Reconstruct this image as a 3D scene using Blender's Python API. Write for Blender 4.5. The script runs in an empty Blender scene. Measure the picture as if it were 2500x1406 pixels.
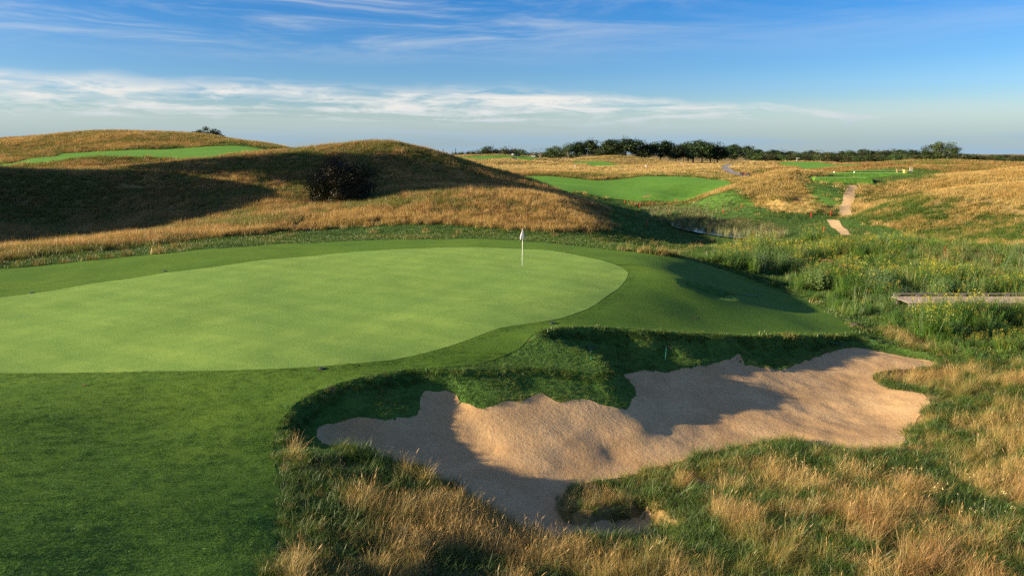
import bpy, bmesh, math, random
import numpy as np
from mathutils import Vector, Matrix
from mathutils.geometry import delaunay_2d_cdt

R = math.radians
scene = bpy.context.scene
COL = scene.collection
rng = np.random.default_rng(7)
random.seed(7)

# ------------------------------------------------------------------ camera
F = 1800.0                       # focal length in photo pixels (photo 2500 px wide)
CU, CV, HORIZON = 1250.0, 703.0, 375.0
CAM_Z = 7.0
TILT = math.atan((CV - HORIZON) / F)
SC_, CC_ = math.sin(TILT), math.cos(TILT)
cam_data = bpy.data.cameras.new('camera')
cam_data.sensor_width = 36.0
cam_data.lens = F / 2500.0 * 36.0
cam_data.clip_start = 0.3
cam_data.clip_end = 20000.0
cam = bpy.data.objects.new('camera', cam_data)
cam.location = (0, 0, CAM_Z)
cam.rotation_euler = (math.pi / 2 - TILT, 0, 0)
COL.objects.link(cam)
scene.camera = cam

# ------------------------------------------------------------------ world, sun, exposure
SUN_EL = R(15.3)
SUN_BACK = R(13.0)               # the sun stands left of the view, a little behind it
SUN_DIR = Vector((-math.cos(SUN_BACK) * math.cos(SUN_EL), -math.sin(SUN_BACK) * math.cos(SUN_EL), math.sin(SUN_EL)))
EXPOSURE = 1.5
scene.view_settings.view_transform = 'Standard'
scene.view_settings.look = 'None'
scene.view_settings.exposure = EXPOSURE
scene.view_settings.gamma = 1.0
scene.view_settings.use_curve_mapping = False
scene.cycles.use_denoising = False
scene.cycles.max_bounces = 5
scene.cycles.diffuse_bounces = 2
scene.cycles.glossy_bounces = 2
scene.cycles.transmission_bounces = 3
scene.cycles.caustics_reflective = False
scene.cycles.caustics_refractive = False

sun_data = bpy.data.lights.new('sun', 'SUN')
sun_data.energy = 5.0
sun_data.angle = R(0.55)
sun_data.color = (1.0, 0.80, 0.54)
sun = bpy.data.objects.new('sun', sun_data)
sun.rotation_euler = SUN_DIR.to_track_quat('Z', 'Y').to_euler()
COL.objects.link(sun)

class NT:
    """tiny node-tree builder"""
    def __init__(self, tree):
        self.t = tree
        tree.nodes.clear()
    def n(self, kind, props=None, **inp):
        nd = self.t.nodes.new(kind)
        for k, v in (props or {}).items():
            setattr(nd, k, v)
        for k, v in inp.items():
            self.set(nd, k, v)
        return nd
    def set(self, nd, k, v):
        if isinstance(k, str) and k[0] == '_' and k[1:].isdigit():
            s = nd.inputs[int(k[1:])]
        else:
            s = nd.inputs[k.replace('__', ' ')]
        if isinstance(v, bpy.types.NodeSocket):
            self.t.links.new(v, s)
        elif isinstance(v, bpy.types.Node):
            self.t.links.new(v.outputs[0], s)
        else:
            s.default_value = v
    def math(self, op, a, b=0.0, c=None, clamp=False):
        nd = self.n('ShaderNodeMath', {'operation': op, 'use_clamp': clamp}, _0=a, _1=b)
        if c is not None:
            self.set(nd, '_2', c)
        return nd.outputs[0]
    def ss(self, x, lo, hi):
        nd = self.n('ShaderNodeMapRange', {'interpolation_type': 'SMOOTHSTEP'}, Value=x)
        nd.inputs['From Min'].default_value = lo
        nd.inputs['From Max'].default_value = hi
        return nd.outputs[0]
    def mix(self, f, a, b, mode='MIX'):
        nd = self.n('ShaderNodeMix', {'data_type': 'RGBA', 'blend_type': mode}, _0=f, _6=a, _7=b)
        return nd.outputs[2]
    def noise(self, vec, scale, detail=3.0, rough=0.55, dist=0.0):
        nd = self.n('ShaderNodeTexNoise', None, Scale=scale, Detail=detail, Roughness=rough, Distortion=dist)
        if vec is not None:
            self.set(nd, 'Vector', vec)
        return nd.outputs[0]
    def combine(self, x, y, z=0.0):
        return self.n('ShaderNodeCombineXYZ', None, X=x, Y=y, Z=z).outputs[0]
    def mapping(self, vec, scale=(1, 1, 1), rot=(0, 0, 0), loc=(0, 0, 0)):
        nd = self.n('ShaderNodeMapping', None, Vector=vec)
        nd.inputs['Scale'].default_value = scale
        nd.inputs['Rotation'].default_value = rot
        nd.inputs['Location'].default_value = loc
        return nd.outputs[0]

def c4(r, g, b):
    return (r, g, b, 1.0)

world = bpy.data.worlds.new('World')
scene.world = world
world.use_nodes = True
w = NT(world.node_tree)
sky = w.n('ShaderNodeTexSky', {'sky_type': 'NISHITA', 'sun_disc': False, 'sun_elevation': SUN_EL,
                               'sun_rotation': math.atan2(SUN_DIR.x, SUN_DIR.y), 'air_density': 1.0,
                               'dust_density': 0.6, 'ozone_density': 2.0, 'altitude': 300.0})
SKY_STRENGTH = 0.052
tc = w.n('ShaderNodeTexCoord')
sep = w.n('ShaderNodeSeparateXYZ', None, Vector=tc.outputs['Generated'])
az = w.math('ARCTAN2', sep.outputs[0], sep.outputs[1])
el = w.math('ARCSINE', sep.outputs[2])
# clouds are laid out by direction: azimuth and elevation in radians
warp = w.noise(w.combine(w.math('MULTIPLY', az, 3.0), w.math('MULTIPLY', el, 14.0), 2.3), 1.6, 3.0)
elw = w.math('ADD', el, w.math('MULTIPLY', w.math('SUBTRACT', warp, 0.5), 0.018))
tilt = w.math('ADD', elw, w.math('MULTIPLY', az, 0.012))
# long thin streaks
streak = w.noise(w.combine(w.math('MULTIPLY', az, 2.2), w.math('MULTIPLY', tilt, 46.0), 0.7), 1.5, 5.0, 0.6, 0.4)
puff = w.noise(w.combine(w.math('MULTIPLY', az, 9.0), w.math('MULTIPLY', tilt, 55.0), 5.1), 1.3, 5.0, 0.62, 0.5)
topline = w.math('ADD', w.math('SUBTRACT', 0.087, w.math('MULTIPLY', w.ss(az, 0.02, 0.66), 0.040)), w.math('MULTIPLY', w.math('SUBTRACT', w.noise(w.combine(w.math('MULTIPLY', az, 4.0), 3.0), 1.6, 3.0), 0.5), 0.028))
below_top = w.n('ShaderNodeMapRange', {'interpolation_type': 'SMOOTHSTEP'}, Value=w.math('SUBTRACT', topline, w.math('ADD', tilt, w.math('MULTIPLY', w.math('SUBTRACT', puff, 0.5), 0.02))))
below_top.inputs['From Min'].default_value = -0.002
below_top.inputs['From Max'].default_value = 0.014
above_gap = w.ss(tilt, 0.018, 0.046)
band = w.math('MULTIPLY', below_top.outputs[0], above_gap)
band_tex = w.math('ADD', w.math('MULTIPLY', w.ss(puff, 0.38, 0.64), 0.70), w.math('MULTIPLY', w.ss(streak, 0.38, 0.64), 0.40))
band_d = w.math('MULTIPLY', band, band_tex)
veil = w.math('MULTIPLY', w.ss(w.noise(w.combine(w.math('MULTIPLY', az, 1.5), w.math('MULTIPLY', tilt, 17.0), 9.4), 1.4, 6.0, 0.66, 0.6), 0.40, 0.72), w.ss(el, 0.10, 0.16))
veil = w.math('MULTIPLY', veil, w.math('ADD', 0.16, w.math('MULTIPLY', w.ss(az, 0.30, -0.40), 0.70)))
low = w.math('MULTIPLY', w.ss(el, 0.080, 0.004), w.math('ADD', 0.66, w.math('MULTIPLY', w.ss(streak, 0.35, 0.65), 0.3)))
cloud = w.math('MAXIMUM', w.math('MAXIMUM', band_d, veil), low, clamp=True)
hsv = w.n('ShaderNodeHueSaturation', None, Hue=0.5, Saturation=1.62, Value=1.0, Color=sky.outputs[0])
tinted = w.mix(1.0, hsv.outputs[0], c4(0.71, 0.80, 1.12), 'MULTIPLY')
skyc = w.mix(1.0, tinted, c4(SKY_STRENGTH, SKY_STRENGTH, SKY_STRENGTH), 'MULTIPLY')
cloud_col = w.mix(w.ss(el, 0.012, 0.07), c4(0.122, 0.180, 0.236), c4(0.31, 0.305, 0.29))
final = w.mix(cloud, skyc, cloud_col)
bg = w.n('ShaderNodeBackground', None, Color=final, Strength=1.0)
w.n('ShaderNodeOutputWorld', None, Surface=bg.outputs[0])

# ------------------------------------------------------------------ projection helpers
def ray(u, v):
    a = (u - CU) / F
    b = (CV - v) / F
    return a, CC_ + SC_ * b, -SC_ + CC_ * b
def at(u, v, Y):                 # the point that lies Y metres ahead along the line of sight
    a, f, up = ray(u, v)
    t = Y / f
    return (a * t, Y, CAM_Z + up * t)
def atz(u, v, z):                # the point at height z along the line of sight
    a, f, up = ray(u, v)
    t = (z - CAM_Z) / up
    return (a * t, f * t, z)

# ------------------------------------------------------------------ noise and geometry helpers
def _hash(ix, iy, seed):
    n = (ix.astype(np.int64) * 374761393 + iy.astype(np.int64) * 668265263 + seed * 1274126177) & 0x7fffffff
    n = ((n ^ (n >> 13)) * 1274126177) & 0x7fffffff
    n = (n ^ (n >> 16)) & 0x7fffffff
    return n / float(0x7fffffff)
def vnoise(x, y, seed=0):
    x = np.asarray(x, float); y = np.asarray(y, float)
    ix = np.floor(x); iy = np.floor(y)
    fx = x - ix; fy = y - iy
    fx = fx * fx * fx * (fx * (fx * 6 - 15) + 10); fy = fy * fy * fy * (fy * (fy * 6 - 15) + 10)
    ix = ix.astype(np.int64); iy = iy.astype(np.int64)
    a = _hash(ix, iy, seed); b = _hash(ix + 1, iy, seed); c = _hash(ix, iy + 1, seed); d = _hash(ix + 1, iy + 1, seed)
    return (a * (1 - fx) + b * fx) * (1 - fy) + (c * (1 - fx) + d * fx) * fy
def fbm(x, y, seed=0, octv=4, gain=0.5):
    s = 0.0; a = 1.0; t = 0.0
    x = np.asarray(x, float); y = np.asarray(y, float)
    for i in range(octv):
        s = s + a * vnoise(x * 2 ** i + 17.3 * i, y * 2 ** i - 9.1 * i, seed + i)
        t += a; a *= gain
    return s / t
def smooth(x, lo, hi):
    t = np.clip((x - lo) / (hi - lo), 0, 1)
    return t * t * (3 - 2 * t)
def inpoly(x, y, poly):
    poly = np.asarray(poly, float)
    r = np.zeros(np.shape(x), bool)
    x0, y0 = poly.min(0); x1, y1 = poly.max(0)
    m = (x >= x0) & (x <= x1) & (y >= y0) & (y <= y1)
    if not m.any():
        return r
    px, py = x[m], y[m]
    c = np.zeros(px.shape, bool)
    n = len(poly)
    for i in range(n):
        xa, ya = poly[i]; xb, yb = poly[(i + 1) % n]
        if ya == yb:
            continue
        cond = (ya > py) != (yb > py)
        c ^= cond & (px < (xb - xa) * (py - ya) / (yb - ya) + xa)
    r[m] = c
    return r
def polydist(x, y, poly):
    poly = np.asarray(poly, float)
    d = np.full(np.shape(x), 1e9)
    n = len(poly)
    for i in range(n):
        ax, ay = poly[i]; bx, by = poly[(i + 1) % n]
        ex, ey = bx - ax, by - ay
        L = ex * ex + ey * ey + 1e-12
        t = np.clip(((x - ax) * ex + (y - ay) * ey) / L, 0, 1)
        d = np.minimum(d, (x - ax - t * ex) ** 2 + (y - ay - t * ey) ** 2)
    return np.sqrt(d)
def sdf(x, y, poly):             # negative inside
    return np.where(inpoly(x, y, poly), -1, 1) * polydist(x, y, poly)
def smooth_poly(p, n=3):         # Catmull-Rom through a closed outline
    p = np.asarray(p, float)
    out = []
    m = len(p)
    for i in range(m):
        a, b, c, d = p[i - 1], p[i], p[(i + 1) % m], p[(i + 2) % m]
        for k in range(n):
            t = k / n
            out.append(0.5 * ((2 * b) + (-a + c) * t + (2 * a - 5 * b + 4 * c - d) * t * t + (-a + 3 * b - 3 * c + d) * t ** 3))
    return np.array(out)

class TPS:
    def __init__(self, pts, lam=1e-3, warp=True):
        pts = np.asarray(pts, float)
        self.warp = warp
        self.P = self.w2(pts[:, 0], pts[:, 1])
        n = len(pts)
        d = np.sqrt(((self.P[:, None] - self.P[None]) ** 2).sum(-1))
        K = self.k(d) + np.eye(n) * lam
        A = np.zeros((n + 3, n + 3))
        A[:n, :n] = K
        Q = np.column_stack([np.ones(n), self.P])
        A[:n, n:] = Q; A[n:, :n] = Q.T
        self.w = np.linalg.solve(A, np.concatenate([pts[:, 2], np.zeros(3)]))
    def w2(self, x, y):
        if not self.warp:
            return np.column_stack([x, y])
        return np.column_stack([60 * np.asarray(x) / (np.asarray(y) + 30), 60 * np.log(np.asarray(y) + 30)])
    @staticmethod
    def k(r):
        return r * r * np.log(r + 1e-9)
    def __call__(self, x, y):
        x = np.atleast_1d(np.asarray(x, float)); y = np.atleast_1d(np.asarray(y, float))
        sh = x.shape
        Q = self.w2(x.ravel(), y.ravel())
        out = np.empty(len(Q))
        n = len(self.P)
        for s in range(0, len(Q), 20000):
            q = Q[s:s + 20000]
            d2 = ((q[:, None, 0] - self.P[None, :, 0]) ** 2 + (q[:, None, 1] - self.P[None, :, 1]) ** 2)
            out[s:s + 20000] = (0.5 * d2 * np.log(d2 + 1e-12)) @ self.w[:n] + self.w[n] + q @ self.w[n + 1:]
        return out.reshape(sh)

# ------------------------------------------------------------------ the lie of the land
Z_PTS = [  # (u, v, height)
    (0,1406,.55),(330,1406,.15),(620,1406,-.02),(0,1150,.2),(330,1150,-.05),(650,1130,-.33),(0,1000,.03),(300,1000,-.08),
    (600,1000,-.2),(700,1010,-.3),(0,908,-.12),(400,905,0),(800,890,0),(870,938,-.15),(1000,913,-.25),(1130,903,-.25),(1000,850,.05),(1250,800,.1),
    (0,800,.02),(400,780,.3),(800,760,.3),(1200,740,.3),(1400,720,.25),(0,720,.12),(400,690,.42),(800,660,.55),(1275,651,.38),
    (1500,690,.12),(1533,665,.12),(1100,604,.55),(800,625,.55),(400,665,.5),(1400,620,.35),
    (0,655,.1),(250,632,.3),(500,608,.4),(800,592,.3),(1100,583,.3),(1270,590,.2),(1400,600,.1),(1500,612,0),(1600,622,-.2),(1690,635,-.9),
    (1600,655,-.02),(1640,690,-.12),(1700,760,-.9),(1600,790,-.55),(1800,720,-1.9),(1800,790,-1.4),(1900,740,-2.7),(1950,800,-2.0),(2075,800,-2.6),(1990,745,-3.05),(1850,690,-2.7),(1760,660,-1.8),(1720,700,-.75),
    (1330,815,-.05),(1400,808,-.1),(1500,812,-.35),(1600,817,-.6),(1750,825,-1.1),(1900,827,-1.7),(2000,826,-2.15),(2080,822,-2.6),
    (1310,830,-.02),(1380,845,-.25),(1440,857,-.42),(1300,880,-.35),(1240,905,-.45),(1360,910,-.6),(1440,910,-.72),
    (2110,845,-2.7),(2300,880,-3),(2500,890,-3),(2150,915,-3.05),(2400,950,-2.7),(2290,980,-2.75),(2500,1000,-2.5),(2220,1095,-2.6),(2050,1105,-2.4),
    (1900,1090,-2.3),(1700,1130,-2.3),(1500,1180,-2.25),(1420,1205,-2.15),(2500,1200,-2.1),(2200,1250,-2.),(1900,1250,-2),(1650,1270,-1.95),(1480,1235,-1.9),
    (2500,1406,-1.5),(2000,1406,-1.5),(1600,1406,-1.55),(1300,1406,-1.5),(1000,1406,-1.0),(800,1406,-.5),
    (760,1110,-.45),(700,1130,-.36),(850,1130,-.65),(1000,1180,-.95),(1150,1250,-1.25),(1280,1325,-1.5),(800,1250,-.6),(950,1300,-.95),
    # valley and meadow
    (1500,560,-2.4),(1550,530,-3.1),(1600,500,-3.2),(1600,560,-3.3),(1700,600,-3.1),(1800,600,-3.2),(1750,545,-3.35),(1900,550,-3.3),(1950,518,-3.2),(1980,540,-3.2),
    (1750,572,-3.7),(1830,575,-3.7),(1650,513,-3.75),(1850,527,-3.75),(2000,560,-3.1),(2060,575,-3.05),(2066,530,-2.85),(1700,490,-3.1),
    (2100,620,-3.1),(2300,650,-3.1),(2500,640,-2.9),(2300,700,-3.1),(2450,740,-3.2),(2200,780,-3.1),(2400,830,-3.2),(2000,680,-3.0),(1850,640,-2.95),(1760,620,-2.5),(2500,780,-3.1)]
Y_PTS = [  # (u, v, distance)
    (0,622,52),(150,605,56),(300,590,60),(500,563,67),(700,527,74),(850,508,78),(1000,488,82),(1100,479,84),(1250,480,85),(1350,500,84),(1440,535,80),(1485,550,77),
    (300,610,54),(800,565,66),(1100,545,70),(1300,565,68),(1450,580,68),(1550,600,68),(1650,615,64),
    (0,600,70),(150,585,74),(300,578,76),(500,545,80),(700,505,86),(850,490,93),(1000,470,94),(1100,462,95),(1300,475,94),(1400,505,90),
    (0,500,90),(200,490,92),(450,470,96),(650,440,101),(1000,410,107),(1150,430,112),(1300,466,110),
    (-120,425,108),(0,422,108),(150,422,109),(300,410,111),(480,399,113),(600,385,115),(700,372,116),(800,363,117),(900,357,118),(960,358,118),(1010,367,121),(1080,387,127),(1200,424,134),(1300,453,133),(1400,478,126),(1460,503,110),(1490,525,96),
    (0,434,122),(300,420,125),(480,412,128),(700,388,135),(900,372,146),(880,385,168),(1010,384,150),(1080,402,150),(950,400,172),(900,425,190),(1200,440,150),(1300,466,146),
    (150,392,132),(230,380,136),(300,378,138),(380,382,138),(460,395,134),(230,404,125),
    (0,404,140),(150,385,160),(300,372,170),(480,378,165),(480,362,182),(600,366,180),(660,371,178),
    (480,352,194),(300,363,182),(150,373,182),(650,361,192),
    (-120,352,215),(0,345,215),(100,335,220),(250,325,225),(400,325,228),(470,328,230),(560,340,228),(640,353,222),(690,363,215),(330,342,272),(0,362,270),(560,367,265),(720,385,245),
    (1500,470,158),(1600,480,152),(1700,478,153),(1580,468,163),(1560,460,169),(1400,470,150),(1780,460,160),(1400,450,165),(1300,440,175),(1250,430,185),(1500,441,185),(1600,433,192),(1700,438,188),(1650,455,172),(1500,457,170),
    (1350,422,197),(1500,430,202),(1600,428,203),(1750,438,196),
    (1490,381,500),(1430,394,480),(1560,394,480),(1220,379,450),(1100,389,430),(1330,388,460),(1220,386,400),(1050,395,400),(1785,402,300),(1830,432,212),(1770,411,255),
    (1760,485,135),(1800,465,140),(1860,440,148),(1930,416,158),(1980,424,165),(1900,480,130),(1850,500,125),(2000,470,135),(2000,500,122),(1990,444,150),(2060,446,149),(2100,450,148),
    (2040,432,166),(2180,433,166),(2100,421,186),(2200,420,186),(2150,414,206),(2230,430,170),
    (2110,522,114),(2150,505,112),(2250,479,108),(2350,461,106),(2500,447,105),(2650,432,105),(2300,540,95),(2450,540,92),(2200,572,92),(2500,562,85),
    (2130,508,120),(2250,494,119),(2400,474,118),(2500,464,118),(2130,470,137),(2200,442,150),(2300,432,152),(2400,420,153),(2500,412,155),(2650,405,158),(2400,432,182),(2500,427,186),
    (2150,398,260),(2250,392,265),(2400,397,265),(2500,405,250),(1960,408,280),(1960,399,320),(2050,405,280)]
W_PTS = [  # world points beside and behind the view, and the far plain
    (-20,0,1),(-12,-10,1.2),(0,0,-.8),(0,-15,-.4),(12,0,-1.2),(25,5,-1.6),(40,20,-2.5),(55,40,-2.6),(70,60,-2.4),(-25,12,.9),(-35,25,.7),(-45,40,.6),(-15,6,.9),
    (100,90,3),(130,130,4.5),(-150,150,6),(-200,250,8),(200,200,3),(300,300,2),(150,330,1),(60,230,1.2),(100,330,1.2),
    (-86,60,4),(-115,66,7),(-84,84,17),(-80,74,14.5),(-90,94,14.5),(-84,108,5),(-70,90,7.5),(-70,76,7),(-80,66,9),(-125,85,14),(-62,98,4.2),(-62,48,.8),(-62,30,.8),(-120,40,3),(-62,66,1.2),  # holds an unseen rise, shaped to cast shade on the left hill
    (0,250,1.0),(60,260,1.2),(0,320,1.1),(120,420,.5),(0,420,.6),(-150,400,1.5),(-150,600,.2),(0,640,-.8),(150,640,-.8),(300,640,-1),(450,640,-1.4),(0,520,-.2),(120,520,-.2),(250,480,-.6),(330,420,-.6),(60,350,.9),(180,380,.4),(-400,600,2),(700,600,0),
    (-800,1200,0),(0,1200,0),(800,1200,-2),(-2000,4000,-3),(0,4000,-3),(2000,4000,-3),(-40,-25,1),(40,-25,-1),(20,-22,-1)]
top_pts = [atz(*p) for p in Z_PTS] + [at(*p) for p in Y_PTS] + list(W_PTS)
top_tps = TPS(top_pts, 0.02)
SAND_PTS = [(775,1060,-1.0),(850,1040,-.98),(940,1030,-.95),(1030,965,-.75),(1125,985,-.95),(1180,1000,-1.05),(1310,975,-1.05),(1430,985,-1.3),(1530,1003,-1.65),
    (1000,1090,-1.5),(1150,1080,-1.65),(1300,1100,-1.85),(1200,1180,-2.0),(1330,1250,-2.25),(1480,1310,-2.3),(1500,1100,-2.2),(1700,1050,-2.4),(1600,1000,-1.95),
    (1560,920,-1.5),(1650,905,-1.65),(1760,885,-1.9),(1810,875,-2.05),(1930,897,-2.5),(2060,852,-2.75),(2180,865,-3.0),(2280,885,-3.05),(1900,1000,-2.68),(2100,950,-3.0),
    (2150,1040,-2.97),(2260,970,-2.68),(2190,1080,-2.62),(1900,1085,-2.7),(1650,1130,-2.5),(1400,1200,-2.35),(900,1120,-1.45),(1050,1180,-1.7),(1200,1250,-2.0)]
sand_tps = TPS([atz(*p) for p in SAND_PTS], 0.02, warp=False)

def undul(x, y):                 # rolling of the far fields and small unevenness
    far = smooth(y, 205, 300) * (1 - smooth(y, 400, 520))
    h = far * ((fbm(x / 75, y / 34, 31, 2) - 0.5) * 2.2)
    near = 1 - smooth(y, 58, 72)
    h = h + near * ((fbm(x / 8, y / 6, 41, 3) - 0.5) * 0.34 * smooth(y, 12, 20) + (fbm(x / 2.6, y / 2.6, 42, 2) - 0.5) * 0.05)
    mid = smooth(y, 62, 80)
    flat = 1 - 0.8 * smooth(y, 128, 145) * (1 - smooth(y, 195, 215)) * smooth(x, -5, 8) * (1 - smooth(x, 42, 55))
    flat = flat * (1 - 0.75 * smooth(x, 8, 16) * smooth(y, 70, 85) * (1 - smooth(y, 128, 145)) * (1 - smooth(x, 55, 65)))
    h = h + (1 - flat) * mid * smooth(y, 128, 145) * (fbm(x / 24, y / 17, 14, 2) - 0.5) * 1.7
    h = h + mid * flat * ((fbm(x / 16, y / 13, 13, 2) - 0.5) * 1.0 + (fbm(x / 6, y / 6, 12, 2) - 0.5) * 0.3)
    return h
def top_raw(x, y):
    return top_tps(x, y) + undul(np.asarray(x, float), np.asarray(y, float))

def march(surface, u, v, y0=4.0, y1=900.0):
    a, f, up = ray(u, v)
    ys = np.concatenate([np.linspace(y0, min(y1, 120), 700) if y0 < 120 else [], np.linspace(max(y0, 120), y1, 900) if y1 > 120 else []])
    zs = surface(a * ys / f, ys)
    g = CAM_Z + up * ys / f - zs
    k = np.nonzero(g <= 0)[0]
    if not len(k):
        i = int(np.argmin(np.abs(g)))
        return (a * ys[i] / f, ys[i])
    i = k[0]
    if i == 0:
        Y = ys[0]
    else:
        Y = ys[i - 1] + (ys[i] - ys[i - 1]) * g[i - 1] / (g[i - 1] - g[i] + 1e-12)
    return (a * Y / f, Y)
def outline(surface, px, y0=4.0, y1=900.0):
    return np.array([march(surface, p[0], p[1], y0, y1) if len(p) == 2 else (p[1], p[2]) for p in px])
W = 'w'                          # ('w', x, y): a world point inside an outline list

LIP_PX = [(672,1120),(678,1060),(700,1020),(745,985),(800,958),(870,936),(950,922),(1000,913),(1060,910),(1150,911),(1240,906),(1320,905),(1390,910),(1450,918),(1482,905),
    (1468,878),(1438,860),(1390,847),(1345,834),(1322,823),(1345,812),(1420,806),(1500,810),(1600,816),(1750,824),(1900,827),(2000,826),(2085,822),(2140,840),(2210,853),(2305,878),(2310,893),
    (2225,908),(2215,928),(2250,945),(2300,955),(2290,1000),(2250,1060),(2220,1108),(2120,1122),(2000,1112),(1900,1098),(1800,1115),(1650,1150),(1520,1185),(1440,1203),(1420,1225),(1440,1250),(1560,1235),(1640,1270),
    (1645,1330),(1500,1352),(1380,1352),(1290,1335),(1200,1290),(1090,1228),(980,1168),(880,1135),(790,1112),(730,1130)]
SAND_PX = [(775,1062),(800,1045),(850,1036),(940,1031),(1018,1016),(1028,970),(1060,962),(1100,968),(1130,988),(1180,1000),(1230,985),(1280,978),(1318,962),(1335,970),(1370,984),(1420,978),(1480,990),(1528,1002),
    (1545,975),(1545,950),(1528,925),(1530,906),(1580,899),(1650,906),(1720,897),(1775,884),(1800,876),(1815,890),(1880,905),(1930,898),(2000,872),(2055,854),(2100,853),(2180,866),(2275,884),(2285,890),(2230,900),
    (2150,908),(2132,925),(2160,944),(2215,955),(2266,966),(2255,1005),(2215,1055),(2195,1092),(2100,1108),(2020,1098),(1950,1085),(1880,1085),(1780,1103),(1650,1135),(1500,1170),(1400,1192),(1375,1215),(1368,1275),
    (1440,1290),(1560,1268),(1590,1285),(1590,1318),(1500,1335),(1400,1335),(1320,1315),(1250,1280),(1120,1210),(1000,1152),(900,1118),(810,1095),(776,1085)]
lip_poly = smooth_poly(outline(top_raw, LIP_PX, 6, 60), 3)
sand_poly = smooth_poly(outline(sand_tps, SAND_PX, 6, 60), 3)
_n = fbm(sand_poly[:, 0] * 1.3, sand_poly[:, 1] * 1.3, 91, 3) - 0.5
_ctr = sand_poly.mean(0)
sand_poly = sand_poly + (_n * 0.35)[:, None] * np.column_stack([np.cos(sand_poly[:, 0] * 5), np.sin(sand_poly[:, 1] * 4)])
# small pot bunker cut into the slope right of the green
POT_PX = [(1672,688),(1700,690),(1740,700),(1780,712),(1800,720),(1770,724),(1735,718),(1700,706),(1680,697)]
pot_poly = smooth_poly(outline(top_raw, POT_PX, 6, 80), 3)

POND_Z = -3.52
POND1_PX = [(1580,512),(1620,510),(1680,513),(1750,517),(1830,521),(1900,527),(1955,534),(1920,537),(1860,533),(1780,528),(1700,523),(1640,518),(1595,515)]
POND2_PX = [(1640,545),(1690,552),(1760,560),(1830,567),(1870,571),(1874,582),(1820,583),(1760,577),(1700,567),(1650,556)]
pond1 = smooth_poly([atz(u, v, POND_Z)[:2] for u, v in POND1_PX], 3)
pond2 = smooth_poly([atz(u, v, POND_Z)[:2] for u, v in POND2_PX], 3)
HOLLOW = [march(top_raw, 1430, 838, 6, 60), march(top_raw, 1590, 862, 6, 60)]   # the shaded dip behind the nose
def back_side(x, y):             # the far side of the bunker, where its faces are turf
    return y > np.where(x > 2.5, 22 + 0.745 * (x - 2.5), 20.3)
def carve(x, y, z):
    """cut the bunkers into the height z at x, y; returns the height and the share of grassy wall"""
    x = np.asarray(x, float); y = np.asarray(y, float)
    wall = np.zeros(x.shape)
    m = (x > -9) & (x < 24) & (y > 10) & (y < 42)
    if m.any():
        xs, ys, zt = x[m], y[m], z[m].copy()
        inL = inpoly(xs, ys, lip_poly); inS = inpoly(xs, ys, sand_poly)
        dL = polydist(xs, ys, lip_poly); dS = polydist(xs, ys, sand_poly)
        zs = sand_tps(xs, ys)
        s = np.clip(dS / (dS + dL + 1e-6), 0, 1)
        s = np.where(inL, s, 1.0)
        alc = smooth(fbm(xs / 1.9 + 9, ys / 2.4, 58, 2), 0.36, 0.54)      # hollows between the rounded noses
        f = (1 - (1 - s) ** 1.5) * (1 - alc) + s ** 2.6 * alc
        hum = (fbm(xs / 1.9 + 3, ys / 2.3, 55, 2) - 0.5)
        edge = np.minimum(0.20, np.maximum(zt - zs, 0) * 0.3)
        zw = np.minimum(zs, zt + 0.2) + edge + (zt - zs - edge) * f + hum * 1.7 * (4 * f * (1 - f)) * np.clip((zt - zs) / 1.0, 0.2, 1)
        hol = np.exp(-(polydist(xs, ys, np.array([HOLLOW[0], HOLLOW[1]])) / 1.05) ** 2)
        zw = np.minimum(zw, np.maximum(zt, zs) + 0.06)
        zw = np.where(inL, zw - 0.55 * hol, zw)
        rim = np.where(~inL, np.exp(-(dL / 0.5) ** 2) * 0.10 * back_side(xs, ys), 0.0)
        zt2 = np.where(inL, zw, zt + rim)
        zt2 = np.where(inS, zs + (fbm(xs * 1.2, ys * 1.2, 77, 3) - .5) * 0.12 * smooth(dS, 0.1, 1.0), zt2)
        z = z.copy(); z[m] = zt2
        wall[m] = np.where(inL & ~inS, 1.0, 0.0)
    m = (x > 8) & (x < 22) & (y > 36) & (y < 60)
    if m.any():
        d = sdf(x[m], y[m], pot_poly)
        z = z.copy()
        z[m] = z[m] - 1.0 * smooth(-d, -0.05, 0.6)
    m = (x > 12) & (x < 70) & (y > 70) & (y < 160)
    if m.any():
        d = np.minimum(sdf(x[m], y[m], pond1), sdf(x[m], y[m], pond2))
        f = smooth(d, 2.5, -0.3)
        z = z.copy()
        z[m] = z[m] * (1 - f) + np.minimum(z[m], POND_Z - 0.3) * f
    return z, wall
def ground(x, y):
    x = np.atleast_1d(np.asarray(x, float)); y = np.atleast_1d(np.asarray(y, float))
    return carve(x, y, top_raw(x, y))[0]
def gz(x, y):
    return float(ground(np.array([x]), np.array([y]))[0])
def spot(u, v, y0=6, y1=900):    # where the line of sight through a photo pixel meets the ground
    x, y = march(ground, u, v, y0, y1)
    return Vector((x, y, gz(x, y)))

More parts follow.
